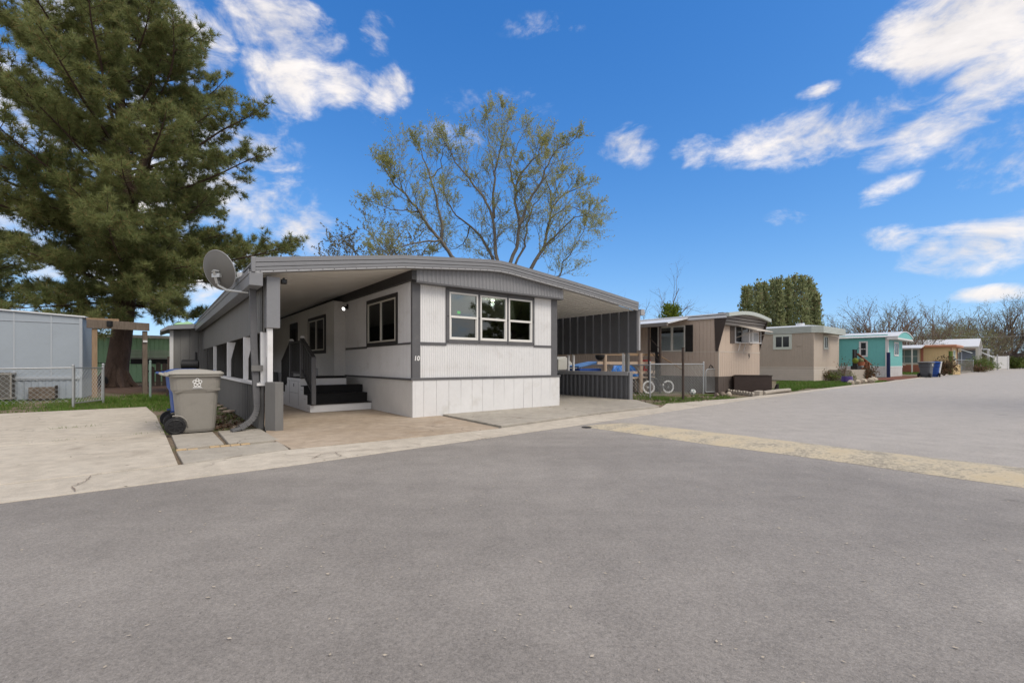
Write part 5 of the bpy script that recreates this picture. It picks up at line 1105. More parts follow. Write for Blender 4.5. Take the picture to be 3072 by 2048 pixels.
def pine(name, label, loc, seed, H=23.5, detail=1., keep=None):
    r = np.random.default_rng(seed); t = thing(name, label, 'tree', loc)
    m = MB(); lean = lambda z: (.35*math.sin(z*.22)-.1+z*.03, .2*math.sin(z*.3))
    zs = [0,.25,.6,1.2,2.5,4.5,7,10,13,16,19,21.5,H]; rad = [.72,.60,.50,.455,.43,.40,.36,.29,.23,.17,.11,.06,.02]
    m.tube([(*(lean(z) if z > .5 else (lean(.5)[0],lean(.5)[1])),z*H/23.5) for z in zs], rad, 16)
    for k in range(7): a = k*.9+.3; m.tube([(lean(1)[0]+.35*math.cos(a),.35*math.sin(a),.9),(lean(.5)[0]+.62*math.cos(a),.62*math.sin(a),.2),(lean(.5)[0]+.95*math.cos(a),.95*math.sin(a),-.08)], [.10,.17,.10], 7)
    # second leader
    m.tube([(*lean(7.5),7.5),(.75,.1,9.2),(1.3,.3,12),(1.5,.4,15),(1.7,.3,18.5)], [.25,.22,.16,.11,.03], 10)
    m.build('trunk', M['bark'], t, smooth=True)
    b = MB(); TC = []; TD = []
    prof = [(3.6,5.5),(5,7.4),(7,8.0),(9,7.6),(11,7.0),(13,6.7),(15,6.2),(17,5.0),(19,3.8),(21,2.4),(23,1.0)]
    def plen(z):
        for (a,la),(c,lc) in zip(prof, prof[1:]):
            if z <= c: return la+(lc-la)*(z-a)/(c-a)
        return .8
    nb = int(124*detail); az = 0; extra = 26
    for i in range(nb+extra):
        z = 3.7+(H-4.3)*((i+.5)/nb)**.95+r.normal()*.15; az += 2.399+r.normal()*.25
        Lb = plen(min(z,H))*r.uniform(.5,1.12)
        if i >= nb: z = 4.1+4.6*(i-nb)/extra; az = -.86+r.uniform(-1.1,1.1); Lb = r.uniform(2.2,5.2)    # low sprays hanging in front of the trunk
        up = -.12+.05*(z-5) if z < 9 else .12+.045*(z-9); up = min(up, .75)+r.normal()*.09
        base = lean(z) if r.random() < .6 or z < 8 or z > 17.5 else (1.1+.05*(z-8),.3)
        if i >= nb: up = r.uniform(-.35,.1)
        d0 = Vector((math.cos(az),math.sin(az),up)); pts = curve((base[0],base[1],z), d0, Lb, 9, (0,0,.35 if z > 6 else .1), r, .07)
        b.tube(pts, [.085*(1-.85*k/9)*(.5+Lb/12) for k in range(10)], 5, False)
        ns = int(Lb*3.0)
        for s in range(ns):
            q = .22+.78*(s+r.random())/ns; k = min(8, int(q*9)); p = pts[k].lerp(pts[k+1], q*9-k); dm = (pts[k+1]-pts[k]).normalized()
            side = dm.cross(Vector((0,0,1))).normalized()*(1 if s % 2 else -1)
            sd_ = (dm*r.uniform(.3,.9)+side*r.uniform(.5,1.1)+Vector((0,0,r.normal()*.30+.08))).normalized(); Ls = (.5+1.5*(1-q)**.6)*r.uniform(.6,1.2)*(.6+Lb/14)
            if q > .93: sd_ = dm; Ls = .5
            sp_ = curve(p, sd_, Ls, 4, (0,0,.5), r, .14); b.tube(sp_, [.016,.013,.010,.008,.005], 3, False)
            nt = max(2, int(Ls/.19))
            for j in range(nt):
                w_ = .25+.75*(j+.5)/nt; kk = min(3,int(w_*4)); pp = sp_[kk].lerp(sp_[kk+1], w_*4-kk); dd = (sp_[kk+1]-sp_[kk]).normalized()
                o_ = Vector((r.normal(),r.normal(),r.normal()))*.07; TC.append(pp+o_); TD.append((dd+Vector((0,0,.25))+o_*3).normalized())
                if detail >= 1:
                    for _ in range(2): o2 = Vector((r.normal(),r.normal(),r.normal()*.8))*.11; TC.append(pp+o2); TD.append((dd*.6+Vector((0,0,.3))+o2*3).normalized())
    # dead stubs low on the trunk
    for i in range(10): z = r.uniform(2.6,5); a = r.uniform(0,6.28); b.tube(curve((*lean(z),z),(math.cos(a),math.sin(a),-.1),r.uniform(.8,2.5),5,(0,0,-.5),r,.15),[.04,.035,.03,.02,.015,.008],4,False)
    b.build('branch', M['bark'], t)
    TC = np.array([tuple(c) for c in TC]); TD = np.array([tuple(c) for c in TD]); print('pine tufts', len(TC))
    npmesh('crown', needle_tufts(TC, TD, r, int(30*detail), .29, .021, .8), 3, M['pine'], t)
    return t
pn = pine('pine_tree', 'tall pine tree with thick brown trunk rising behind the pale blue grey home', (-19.85,22.9,0), 11)
o = copy_tree(pn); o.location = (23,5.5,0); o.rotation_euler = (0,0,2.); o.scale = (.62,)*3; o['label'] = 'pine tree across the road, seen only mirrored in the front window'; 
o = copy_tree(pn); o.location = (-33.5,27,0); o.rotation_euler = (0,0,1.2); o.scale = (.62,.62,.55); o['label'] = 'shorter pine tree at the left edge behind the tall pine'

def bare(name, label, loc, seed, H, spread, trunk_r, nlimb=6, levels=3, leafm=None, leafn=0, leafl=.1, barkm='barkbrown', up=.9, group=None, twl=1., clump=None, dens=1.):
    """leafless or budding tree: trunk, forking limbs, fine twigs; a few small leaves on the twigs"""
    r = np.random.default_rng(seed); t = thing(name, label, 'tree', loc, 0, group); b = MB(); LP = []; LD = []
    h0 = H*.22; tp = curve((0,0,-.1),(0,0,1),h0,4,(r.normal()*.2,r.normal()*.2,0),r,.04); b.tube(tp, [trunk_r*1.25,trunk_r,trunk_r*.93,trunk_r*.9,trunk_r*.88], 8)
    tr = b.build('trunk', M[barkm], t, smooth=True); b = MB()
    def go(p, d, L, rad, lv):
        n = 5 if lv else 7; pts = curve(p, d, L, n, (0,0,.35 if lv < 2 else .1), r, .13+.03*lv); sides = 6 if lv == 0 else (4 if lv == 1 else 3)
        b.tube(pts, [rad*(1-.72*k/n) for k in range(n+1)], sides, False)
        if lv >= levels-1:
            for _ in range(leafn):
                q = r.random()*n; k = min(n-1,int(q)); LP.append(pts[k].lerp(pts[k+1],q-k)); LD.append((pts[k+1]-pts[k]).normalized())
            return
        nc = int((5.5 if lv == 0 else 6)*dens)
        for c in range(nc):
            q = (.28+.72*(c+r.random())/nc)*n; k = min(n-1,int(q)); pp = pts[k].lerp(pts[k+1],q-k); dm = (pts[k+1]-pts[k]).normalized()
            rv = Vector((r.normal(),r.normal(),r.normal()*.7+.25)); rv = (rv-dm*rv.dot(dm)).normalized(); a = r.uniform(.45,.95)
            go(pp, (dm*math.cos(a)+rv*math.sin(a)).normalized(), L*r.uniform(.38,.62)*(1.1-.35*q/n), rad*(1-.72*q/n)*.62, lv+1)
    for i in range(nlimb):
        a = 2.399*i+r.normal()*.3; s = spread*(.35+.65*r.random()); go(tp[-1]-Vector((0,0,r.random()*h0*.35)), (math.cos(a)*s,math.sin(a)*s,up), H*.62*r.uniform(.8,1.15), trunk_r*.62, 0)
    if clump:   # dense twig haze
        n_, ln = clump; C = np.array([tuple(p) for p in LP]) if LP else np.zeros((1,3)); idx = r.integers(0,len(C),n_); D = np.array([tuple(p) for p in LD])[idx]
    b.build('crown', M[barkm], t)
    if leafm and LP:
        C = np.array([tuple(p) for p in LP]); D = np.array([tuple(p) for p in LD]); npmesh('leaves', leaf_quads(C, r, leafl, leafl*.42, D, 1.6), 4, M[leafm], t)
    return t
# the big budding willow behind number 10: limbs as they fork, then twigs and young leaves
def willow():
    r = np.random.default_rng(5); Y0 = 29.; t = thing('willow_tree', 'wide spreading tree with thin new leaves behind the white home roof', 'tree', V(1506,1090,Y0)[:2])
    q = lambda x, y: (900+x/2.24, 250+y/2.24); ox, oy = V(1530,1090,Y0)[:2]
    LM = [([(1540,1480),(1300,1350),(1075,1160),(1000,1050),(930,970),(870,870),(770,750),(690,680),(620,560)],-2.5,.20),
     ([(1000,1055),(1010,950),(980,820),(940,640),(880,500),(855,400)],-1.0,.13),([(1000,1060),(880,1060),(780,1080),(700,1110),(600,1150)],-3.,.08),([(870,870),(780,855),(680,850),(560,800)],-3.,.07),
     ([(1540,1480),(1400,1290),(1290,1060),(1200,960),(1100,890),(1040,800),(1010,700)],2.5,.15),
     ([(1540,1480),(1400,1300),(1380,1185),(1370,1050),(1350,900),(1280,760),(1190,640),(1100,530),(1040,420)],0,.19),
     ([(1350,900),(1355,750),(1365,600),(1400,450),(1450,300),(1435,200)],1.2,.12),([(1360,620),(1330,480),(1310,350),(1300,260)],1.5,.05),
     ([(1540,1480),(1440,1260),(1510,1100),(1530,950),(1500,800),(1500,700),(1540,600),(1660,480),(1680,420)],-1.2,.18),
     ([(1530,950),(1590,800),(1680,660),(1720,540),(1780,450),(1870,400)],-2.2,.12),([(1500,700),(1460,560),(1500,450),(1545,350)],.4,.08),
     ([(1540,1480),(1500,1220),(1560,1100),(1580,950),(1620,820),(1700,720),(1800,620)],2.8,.12),
     ([(1540,1480),(1610,1250),(1690,1100),(1730,920),(1740,840),(1820,750),(1950,690)],1.,.18),([(1690,1100),(1800,1000),(1900,900),(2000,870)],-2.4,.09),([(1735,860),(1730,720),(1690,600),(1700,480)],2.2,.08),
     ([(1560,1440),(1700,1330),(1800,1300),(1830,1200),(1900,1100),(1960,1000)],-1.5,.10),([(1200,960),(1160,1060),(1100,1110),(1000,1130)],3.,.06),([(1740,900),(1850,830),(1960,860),(2010,920)],2.5,.06),([(930,640),(1000,560),(1010,450),(1090,360)],.6,.06),([(760,745),(720,640),(700,580)],-3.,.05)]
    m = MB(); m.tube([(.1,0,-.1),(.05,0,.8),(0,0,2.0),(-.05,0,3.1)], [.62,.50,.47,.50], 14); m.build('trunk', M['barkgrey'], t, smooth=True)
    b = MB(); LP = []; LD = []
    def twig(p, d, L, rad, lv):
        n = 4; pts = curve(p, d, L, n, (0,0,.3), r, .18); b.tube(pts, [rad*(1-.7*k/n) for k in range(n+1)], 4 if lv == 0 else 3, False)
        if lv == 2:
            for _ in range(8):
                w_ = r.random()*n; k = min(n-1,int(w_)); LP.append(pts[k].lerp(pts[k+1],w_-k)); LD.append((pts[k+1]-pts[k]).normalized())
            return
        nc = 6
        for c in range(nc):
            w_ = (.2+.8*(c+r.random())/nc)*n; k = min(n-1,int(w_)); pp = pts[k].lerp(pts[k+1],w_-k); dm = (pts[k+1]-pts[k]).normalized(); rv = Vector((r.normal(),r.normal(),r.normal()+.35)); rv = (rv-dm*rv.dot(dm)).normalized(); a = r.uniform(.35,.9)
            twig(pp, (dm*math.cos(a)+rv*math.sin(a)), L*r.uniform(.42,.72), max(.004,rad*.45), lv+1)
    for pl, dy, rad in LM:
        n = len(pl); raw = []
        for i, (x, y) in enumerate(pl):
            px, py = q(x,y); s = i/(n-1); start = pl[0] in ((1540,1480),(1560,1440)); w_ = V(px,py,Y0+dy*(s if start else .45+.55*s)); raw.append(Vector((w_[0]-ox,w_[1]-oy,w_[2])))
        pts = []
        for i in range(n-1):
            for k in range(3): s = k/3; pts.append(raw[i].lerp(raw[i+1],s)+Vector((r.normal(),r.normal(),r.normal()))*.035)
        pts.append(raw[-1]); k_ = len(pts)
        b.tube(pts, [rad*.85*(1-.84*(i/(k_-1))**.8) for i in range(k_)], 7, False)
        for i in range(int(k_*.22), k_):
            if r.random() < .95:
                dm = (pts[i]-pts[i-1]).normalized(); rv = Vector((r.normal(),r.normal(),r.normal()*.7+.3)); rv = (rv-dm*rv.dot(dm)).normalized(); a = r.uniform(.35,1.0)
                twig(pts[i], dm*math.cos(a)+rv*math.sin(a), r.uniform(1.2,2.4)*(1.1-.68*i/k_), max(.010,rad*.2*(1-.6*i/k_)), 0)
        twig(pts[-1], (pts[-1]-pts[-3]).normalized(), .8, .015, 0)
    b.build('crown', M['barkgrey'], t); C = np.array([tuple(p) for p in LP]); D = np.array([tuple(p) for p in LD]); print('willow leaves', len(C))
    npmesh('leaves', leaf_quads(C, r, .11, .036, D, 1.3), 4, M['willow'], t)
willow()
bare('budding_tree', 'smaller budding brown green tree left of the spreading willow', V(1112,1090,34)[:2], 23, 11.6, .62, .14, 10, 3, 'budleaf', 26, .15, 'barkbrown', .95, dens=1.5)
bare('bare_tree', 'thin leafless tree behind the tan home roof', V(1985,1090,40)[:2], 22, 9.4, .75, .13, 7, 3, 'twigmass', 1, .1, 'barkbrown', .8, dens=1.2)
def spires(name, label, loc, seed, h, rad, n, leaf, mat_, group=None, lean=0, wid=.5):
    r = np.random.default_rng(seed); t = thing(name, label, 'tree', loc, 0, group); MB().tube([(0,0,0),(lean*.5,0,h*.5),(lean,0,h*.92)],[.12,.08,.02],6).build('trunk', M['barkbrown'], t)
    z = r.random(n); ph = r.random(n)*6.283; env = np.clip(np.minimum((z+.03)*6, (1-z)**.72*1.3), 0, 1)*(.68+.32*np.sin(z*(17+seed%5)+ph*2+seed)); rr = rad*env*(.55+.5*r.random(n)**.5)
    C = np.stack([rr*np.cos(ph)+lean*z, rr*np.sin(ph), .1+z*h], 1); C += .14*r.normal(size=C.shape)
    keep = (np.sin(C[:,0]*3.1+seed)+np.sin(C[:,2]*2.3+ph*3)) > -1.35; C = C[keep]; ph = ph[keep]
    D = np.stack([np.cos(ph)*.5, np.sin(ph)*.5, np.full(len(ph),.9)], 1); npmesh('crown', leaf_quads(C, r, leaf, leaf*wid, D, .9), 4, M[mat_], t); return t
SPL = ['leftmost short spire of the evergreen clump, broad and rounded','short double topped spire second in the evergreen clump','thin tall spire third in the evergreen clump','spire with a notch left of the middle of the evergreen clump','tall narrow spire left of centre in the evergreen clump','slim spire at the centre of the evergreen clump','tallest left spire among the evergreen clump','tall dense spire right of the centre of the evergreen clump','tallest broad spire on the right of the evergreen clump','dense spire behind the right shoulder of the evergreen clump','ragged spire near the right end of the evergreen clump','rightmost thin separate spire of the evergreen clump']
for i, ((x, y), lb) in enumerate(zip(((915,95),(985,80),(1060,48),(1165,50),(1240,5),(1335,8),(1410,-5),(1500,-40),(1590,-42),(1665,-12),(1700,60),(1765,165)), SPL)):
    px, py = 2000+x/3.92, 850+y/3.92; Y = 46+2.2*math.sin(i*2.1); w_ = V(px,py,Y); spires('columnar_evergreen', lb, (w_[0],w_[1],0), 60+i, w_[2]*1.02, (.75,.6,.45,.62,.66,.48,.6,.66,.72,.66,.55,.40)[i], 3200, .30, 'arbor', 'evergreen spires behind the beige home', rnd.uniform(-.15,.15))
for i, (px, py, lb) in enumerate(((2002,922,'left bright green conifer top behind the tan home roof'),(2026,922,'right bright green conifer top behind the tan home roof'))):
    w_ = V(px,py,34); spires('bright_conifer', lb, (w_[0],w_[1],0), 90+i, w_[2], 1.15, 3200, .18, 'brightgreen', 'bright green conifers behind the tan home')
# far bare trees
FT = [(2475,985,62,9.2,.55,'twigmass','twiggy bare tree between the evergreen clump and the turquoise home'),(2500,1000,66,8,.6,'twigmass','small bare tree directly left of the turquoise home roof'),(2560,960,62,9.5,.7,'greentwig','bushy bare tree behind the turquoise home roof vent'),(2612,935,60,11.2,.75,'greentwig','broad budding tree behind the middle of the turquoise roof'),(2668,915,58,12.,.85,'twigmass','tall gnarled bare tree behind the turquoise home gable'),(2718,960,66,11,.6,'greentwig','pale budding tree just right of the turquoise gable'),(2745,990,70,8.5,.8,'greentwig','dense pale budding tree above the orange roof left end'),(2800,940,78,12.,.45,'twigmass','thin forked leafless tree beside the utility pole'),(2880,930,95,16,.9,'greentwig','large round budding tree over the white roofed home'),(2940,940,110,17,.8,'greentwig','pale green budding tree right of the large round budding tree'),(2995,925,105,18.5,.45,'greentwig','tall narrow budding tree left of the pair near the right edge'),(3035,925,105,18,.4,'greentwig','tall narrow budding tree right of the pair near the right edge')]
for i, (px, py, Y, h, sp_, lm, lb) in enumerate(FT):
    big = Y > 90; h *= .90; bare('bare_tree' if lm == 'twigmass' else 'budding_tree', lb, V(px,1090,Y)[:2], 100+i, h, sp_, .012*h+.05, 7, 3, lm, 6 if lm == 'twigmass' else 12, .17 if big else .12, 'barkbrown', .9, 'leafless trees along the far skyline', dens=1.2)
def thick(label, px, py, Y, rx, h, mat_, seed, n=5000, nm='thicket_tree'):
    r = np.random.default_rng(seed); t = thing(nm, label, 'tree', V(px,1090,Y)[:2], 0, 'dense trees at the far end of the road'); m = MB()
    for k in range(9): a = r.random()*6.28; m.tube(curve((math.cos(a)*rx*.2,math.sin(a)*rx*.2,0),(math.cos(a)*.6,math.sin(a)*.6,1),h*.8,6,(0,0,.1),r,.12),[.22,.18,.14,.11,.08,.05,.02],5,False)
    m.build('trunk', M['barkbrown'], t); c = r.normal(size=(n,3)); c /= np.linalg.norm(c,axis=1)[:,None]; c *= (.35+.65*r.random(n)**.4)[:,None]
    c *= 1+.22*np.sin(c[:,[1,2,0]]*6+seed); C = c*(rx,rx*.8,h*.5)+(0,0,h*.52); D = c*.6+np.array((0,0,.6)); npmesh('crown', leaf_quads(C, r, h*.085, h*.009, D, 1.1), 4, M[mat_], t)
TH = [(2835,0,88,7.,8.2,'greentwig','olive brown twig mass above the white roofed home'),(2778,0,84,4.,6.5,'twigmass','brown twig mass directly behind the utility pole'),(2905,0,98,8.,9.5,'twigmass','mid brown rounded thicket above the slate home'),(2965,0,104,9.,9.,'thicket','dark purple brown thicket above the white fence panel'),(3025,0,112,10.,9.,'thicket','dark thicket over the low pale house at the right'),(3078,0,120,9.,8.5,'thicket','darkest thicket cut by the right edge of the view'),(2690,0,74,5.,6.,'twigmass','brown twig mass behind the turquoise gable'),(2590,0,74,6.,5.8,'twigmass','low brown twig mass behind the turquoise roof'),(2530,0,78,5.,5.4,'twigmass','low twig mass left of the turquoise roof vent')]
for i, (px, py, Y, rx, h, mt, lb) in enumerate(TH): thick(lb, px, py, Y, rx, h, mt, 200+i)
for i, (px, Y, rx, h, lb) in enumerate(((3040,100,1.6,2.2,'rounded green bush in the gap before the far pale house'),(3062,104,2.0,2.4,'large dark green bush at the right edge before the far fence'))): plant('shrub', lb, V(px,1090,Y)[:2], 'hedge', 1600, rx, h, .35, 300+i)
# utility pole and wire
up = thing('utility_pole', 'brown utility pole standing before the far brown trees', 'utility pole', V(2799,1090,82)[:2], 40)
MB().tube([(0,0,0),(0,0,4),(0,0,8)], [.2,.17,.14], 8).build('pole', M['barkbrown'], up); MB().box(-.9,.9,-.08,.08,7.2,7.4).build('crossarm', M['barkbrown'], up)
a = Vector(V(2799,1000,82)); b_ = Vector(V(3090,1004,92)); c_ = Vector(V(2560,1012,80)); m = MB()
for p, q in ((a,b_),(a,c_)): m.tube([p.lerp(q,i/12)-Vector((0,0,.5*(1-(2*i/12-1)**2))) for i in range(13)], .022, 4, False)
tag(m.build('overhead_wire', M['cap']), 'thin pale overhead wire strung from the utility pole across the far trees', 'wire')

# ------------------------------------------------------------------ grass, weeds and litter
def inside(P, poly):
    x, y = P[:,0], P[:,1]; c = np.zeros(len(P), bool); n = len(poly)
    for i in range(n):
        (x0,y0),(x1,y1) = poly[i-1], poly[i]
        with np.errstate(divide='ignore', invalid='ignore'): c ^= ((y0 > y) != (y1 > y)) & (x < (x1-x0)*(y-y0)/(y1-y0+1e-12)+x0)
    return c
def grass(label, poly, n, h, w_, seed, cover=.5, freq=1.1, z=-.03):
    r = np.random.default_rng(seed); pl = np.array(poly); lo, hi = pl.min(0), pl.max(0); P = lo+(hi-lo)*r.random((n,2)); P = P[inside(P, poly)]
    f = np.sin(P[:,0]*freq*2.1+seed)+np.sin(P[:,1]*freq*2.7+seed*2)+np.sin((P[:,0]+P[:,1])*freq*4.3)+.8*np.sin((P[:,0]-P[:,1])*freq*7.9+1)+r.normal(size=len(P))*.5
    P = P[f > np.quantile(f, 1-cover)]; n = len(P); a = r.random(n)*6.283; H_ = h*(.45+.9*r.random(n)); ln = r.normal(size=(n,2))*.45*H_[:,None]
    B = np.concatenate([P, np.full((n,1),z)], 1); e = np.stack([np.cos(a),np.sin(a),np.zeros(n)],1)*w_*.5; T = B.copy(); T[:,:2] += ln; T[:,2] += H_
    o = npmesh('grass', np.stack([B-e,B+e,T],1).reshape(-1,3), 3, M['grass']); o['label'] = label; o['category'] = 'grass'; return kind(o, 'stuff')
lg = [(-17.5,10.0),(-16.9,14.3),(-14.2,15.2),(-13.2,16.5),(-11.4,16.2),(-9.2,14.6),(-7.2,10.5),(-5.75,8.55),(-5.6,7.55),(-5.75,7.5),(-9.62,12.07),(-11.65,10.42),(-14.5,8.0)]
grass('green lawn strip along the back of the left driveway', lg, 70000, .085, .014, 1, .62, .55)
grass('taller grass round the fence posts and gate', [(-13.3,14.6),(-13.4,16.0),(-11.4,16.0),(-10.4,14.0),(-12,13.2)], 9000, .15, .016, 2, .6)
grass('grass beside the low carport wall', [(-5.8,8.7),(-8.2,12.6),(-7.4,12.8),(-5.4,9.3),(-5.3,8.9)], 9000, .06, .012, 3, .45, 1.6)
grass('weeds in the driveway joints', [(-7.15,6.28),(-5.8,7.45),(-5.85,7.5),(-7.2,6.34)], 1500, .04, .008, 4, .35, 2.5, 0)
grass('weeds in the upper driveway joint', [(-8.45,7.45),(-6.95,8.85),(-7.0,8.92),(-8.5,7.52)], 1800, .05, .01, 5, .35, 2.5, 0)
y9 = [G(1893,1199),G(1985,1212),G(2090,1206),G(2215,1194),G(2160,1182),G(1990,1190),G(1900,1187)]
grass('grass patches in front of the chain link fence', y9, 26000, .07, .014, 6, .42, 1.3)
grass('grass in the fenced yard', [cf, ce, (6.6,18.5),(3.6,18)], 8000, .06, .012, 7, .25, 1.3)
grass('lawn before the beige home', [G(2318,1172),G(2330,1161),G(2330,1145),G(2440,1145),G(2520,1145),G(2560,1150),G(2548,1155),G(2480,1163),G(2420,1163),G(2380,1172)], 40000, .13, .03, 8, .86, .5)
grass('grass beside the rockery', [G(2622,1148),G(2636,1144),G(2660,1143.5),G(2640,1147)], 4000, .13, .03, 9, .8)
grass('grass before the orange home porch', [G(2710,1122),G(2762,1122),G(2765,1117),G(2705,1118)], 9000, .2, .06, 10, .8)
grass('lawn round the white fence panel', [G(2950,1108),G(3000,1102.5),G(3040,1099),G(3018,1101),G(2985,1106)], 16000, .3, .12, 11, .9, .1)
nl = [(-20.5,20.5),(-12.8,16.4),(-11.2,16.3),(-9.5,15.0),(-9.8,19),(-16,25),(-21,25)]
kind(MB().add([(x,y,-.02) for x,y in nl],[tuple(range(len(nl)))]).build('needle_litter', M['needles']), 'structure')
# chips, dead leaves and grit lying about
def litter(name, label, poly, n, size, m_, seed, z=.006, asp=.4, flat=True):
    r = np.random.default_rng(seed); pl = np.array(poly); lo, hi = pl.min(0), pl.max(0); P = lo+(hi-lo)*r.random((n,2)); P = P[inside(P, poly)]; n = len(P); a = r.random(n)*6.283; s = size*(.4+r.random(n)**2*1.4)
    C = np.concatenate([P, np.full((n,1),z)],1); e = np.stack([np.cos(a),np.sin(a),r.normal(size=n)*(.05 if flat else .5)],1)*s[:,None]; g = np.stack([-np.sin(a),np.cos(a),r.normal(size=n)*(.1 if flat else .6)],1)*(s*asp)[:,None]
    o = npmesh(name, np.stack([C-e,C-g,C+e,C+g],1).reshape(-1,3), 4, m_); o['label'] = label; o['category'] = 'litter'; return kind(o, 'stuff')
litter('road_litter', 'pale chips and grit scattered on the grey road', [(-4.5,2.6),(-1,5.8),(3,8.5),(7,6),(2.5,1.2),(-2,1.2)], 2600, .008, M['rock'], 1, .001, .5)
litter('gutter_grit', 'brown grit and leaf bits along the edge of the pale gutter strip', [(-4.3,3.95),(-2.55,5.28),(.95,8.42),(4.2,11.6),(4.3,11.5),(1.1,8.3),(-2.45,5.12),(-4.2,3.78)], 900, .011, M['rockdark'], 9, .007, .55)
litter('driveway_litter', 'small dark leaf bits on the pale left driveway', [(-8,2.2),(-3.9,5.1),(-5.5,7.2),(-9.5,11.8),(-12,9.8)], 260, .012, M['needles'], 10, .018, .5)
litter('dead_leaves', 'dry brown leaves and bark beside the downspout', [(-5.7,8.3),(-7.2,11.6),(-6.6,11.9),(-4.7,8.25),(-4.95,7.85)], 2600, .028, M['needles'], 2, .0, .5, False)
litter('dead_leaves', 'pale dry leaves lying on the dirt yard', [(-5.7,8.3),(-7.2,11.6),(-6.6,11.9),(-4.7,8.25),(-4.95,7.85)], 900, .03, M['rockdark'], 3, .01, .5, False)
litter('dirt_clods', 'small clods and leaves on the yard dirt before the fence', y9, 900, .03, M['rockdark'], 4, .0, .6, False)
SKY_STR, SUN_STR, EXPO = .12, 1.65, .37
CLOUD_LO, CLOUD_HI = (4.6,4.4,4.3), (7.7,7.2,6.8)

# ------------------------------------------------------------------ sky with clouds, sun, camera
SUN_EL, SUN_AZ = 50., 126.          # azimuth clockwise from the view direction (+Y)
wd = bpy.data.worlds.new('World'); SC.world = wd; t = NT(wd); bg = t.n['Background']
sky = t.new('ShaderNodeTexSky', sky_type='NISHITA', sun_disc=False, sun_elevation=R(SUN_EL), sun_rotation=R(SUN_AZ), altitude=900, air_density=1.0, dust_density=.35, ozone_density=3.0)
den = t.new('ShaderNodeVectorMath', operation='MULTIPLY_ADD'); t.l.new(sky.outputs[0], den.inputs[0]); den.inputs[1].default_value = (.115,)*3; den.inputs[2].default_value = (.66,)*3
cmpr = t.new('ShaderNodeVectorMath', operation='DIVIDE'); t.l.new(sky.outputs[0], cmpr.inputs[0]); t.l.new(den.outputs[0], cmpr.inputs[1])     # keeps the horizon from burning out
hs0 = t.new('ShaderNodeHueSaturation', {'Saturation': 1.38, 'Value': 1.0, 'Color': cmpr.outputs[0]})
hs = t.new('ShaderNodeVectorMath', operation='MULTIPLY'); t.l.new(hs0.outputs[0], hs.inputs[0]); hs.inputs[1].default_value = (.82,1.06,1.40)
dirv = t.new('ShaderNodeTexCoord').outputs['Generated']; sp = t.new('ShaderNodeSeparateXYZ', {0: dirv})
X, Y, Z = sp.outputs; az = t.math('ARCTAN2', X, Y); el = t.math('ARCSINE', Z)
v2 = t.new('ShaderNodeCombineXYZ', {0: az, 1: el, 2: 0.}).outputs[0]
sm = t.new('ShaderNodeMapping'); t.l.new(v2, sm.inputs[0]); sm.inputs['Scale'].default_value = (1., 1.75, 1.)
n1 = t.noise(sm.outputs[0], 6.8, 12, .62, .5); n2 = t.noise(sm.outputs[0], 24, 8, .62, .4); n3 = t.noise(sm.outputs[0], 3.2, 4, .5)
def P2D(x, y):
    d = Vector(ray(x*1.3061, y*1.3061)).normalized(); return math.atan2(d.x,d.y), math.asin(d.z)
# cumulus banks of the photographed sky: centre, half width, half height (tracing units), tilt, fullness
CL = [(640,60,120,75,0,1.0),(655,185,95,85,0,1.0),(775,200,75,50,10,.85),(890,215,65,50,40,.75),(872,82,40,45,0,.55),(690,515,85,55,0,.8),(720,570,60,30,0,.6),
 (2210,60,260,110,-8,1.15),(2290,160,140,70,-10,.9),(1880,310,300,62,-4,.78),(2170,285,220,65,8,.92),(2290,340,130,75,8,.7),(1440,340,60,48,0,.72),(1590,350,45,38,0,.55),
 (2040,435,75,24,14,.7),(1880,210,45,16,0,.6),(2050,548,95,26,-8,.7),(2245,560,190,62,8,.95),(2250,610,90,22,8,.7),(2280,675,100,18,0,.85),(2280,420,110,40,10,.45),(1820,500,90,20,0,.35),
 (330,80,230,140,0,.8),(120,260,200,160,0,.7),(420,380,260,170,0,.8),(560,470,160,110,0,.75),(150,540,260,140,0,.85),(420,620,250,90,0,.95),(640,640,150,60,0,.7),(1060,310,90,34,0,.40),(1270,60,120,30,0,.30),(1150,240,120,40,0,.3)]
tot = None
for (cx, cy, rx, ry, tl, full) in CL:
    a0, e0 = P2D(cx, cy); a1, e1 = P2D(cx+rx, cy); a2, e2 = P2D(cx, cy-ry); ra = abs(a1-a0)+1e-3; re = abs(e2-e0)+1e-3; c, s = math.cos(R(tl)), math.sin(R(tl))
    dx = t.math('SUBTRACT', az, a0); dy = t.math('SUBTRACT', el, e0)
    px = t.math('DIVIDE', t.math('ADD', t.math('MULTIPLY', dx, c), t.math('MULTIPLY', dy, s)), ra); py = t.math('DIVIDE', t.math('SUBTRACT', t.math('MULTIPLY', dy, c), t.math('MULTIPLY', dx, s)), re)
    r2 = t.math('ADD', t.math('MULTIPLY', px, px), t.math('MULTIPLY', py, py)); k = t.math('MULTIPLY', t.math('SUBTRACT', 1., t.math('MULTIPLY', r2, .50), clamp=True), full)
    tot = k if tot is None else t.math('MAXIMUM', tot, k)
back = t.mr(Y, .25, -.10, 0, .75, True); tot = t.math('MAXIMUM', tot, back)         # unseen broken overcast added behind the camera for neutral fill light
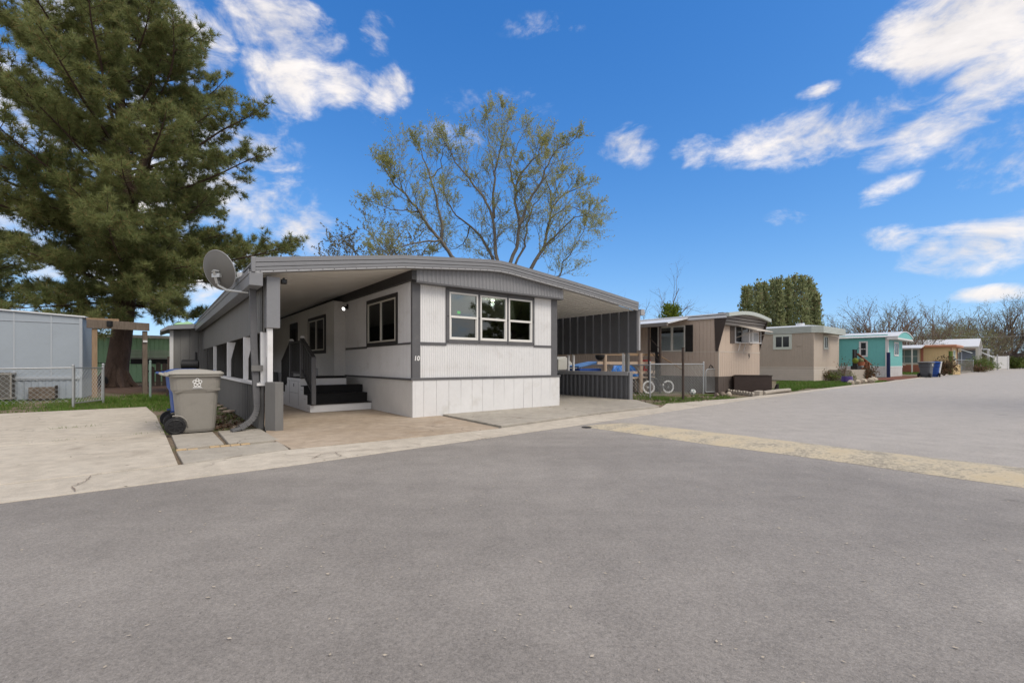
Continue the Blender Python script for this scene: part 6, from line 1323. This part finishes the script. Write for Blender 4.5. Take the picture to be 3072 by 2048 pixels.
sid = t.mr(t.math('ABSOLUTE', az), .92, 1.25, 0, 1.0, True); tot = t.math('MAXIMUM', tot, sid)  # clouds added out of view at both sides, to neutralise the blue fill
zen = t.mr(Z, .62, .76, 0, 1.0, True); tot = t.math('MAXIMUM', tot, zen)  # overcast added overhead, above the view, for the same neutral fill
dens = t.math('ADD', t.math('MULTIPLY', tot, .95), t.math('ADD', t.math('MULTIPLY', t.math('SUBTRACT', n1, .5), 2.2), t.math('MULTIPLY', t.math('SUBTRACT', n2, .5), .9)))
dens = t.math('MULTIPLY', t.mr(dens, .22, 1.12, 0, 1, True), t.mr(tot, .0, .30, 0, 1, True))
shade = t.mr(t.math('ADD', n1, t.math('MULTIPLY', n3, .7)), .55, 1.15)
ccol = t.mix(shade, CLOUD_LO, CLOUD_HI)
fin = t.mix(t.math('MULTIPLY', dens, .93), hs.outputs[0], ccol)
t.l.new(fin, bg.inputs[0]); bg.inputs[1].default_value = SKY_STR
sun = bpy.data.lights.new('sun', 'SUN'); sun.energy = SUN_STR; sun.angle = R(28); sun.color = (1.,.92,.80); so = bpy.data.objects.new('sun', sun); COL.objects.link(so)
d = Vector((math.sin(R(SUN_AZ))*math.cos(R(SUN_EL)), math.cos(R(SUN_AZ))*math.cos(R(SUN_EL)), math.sin(R(SUN_EL)))); so.rotation_euler = d.to_track_quat('Z','Y').to_euler()
cam = bpy.data.cameras.new('camera'); cam.sensor_width = 36.; cam.lens = F/3072*36.; cam.shift_y = (YH-1024)/3072; cam.clip_end = 3000; cam.clip_start = .05
co = bpy.data.objects.new('camera', cam); COL.objects.link(co); co.location = (0,0,EYE); co.rotation_euler = (R(90),0,0); SC.camera = co
SC.render.resolution_x, SC.render.resolution_y = 1024, 682
vs_ = SC.view_settings; vs_.view_transform = 'Standard'; vs_.look = 'None'; vs_.exposure = EXPO; vs_.gamma = 1.; SC.display_settings.display_device = 'sRGB'
SC.cycles.max_bounces = 8; SC.cycles.transparent_max_bounces = 12; SC.cycles.use_denoising = True
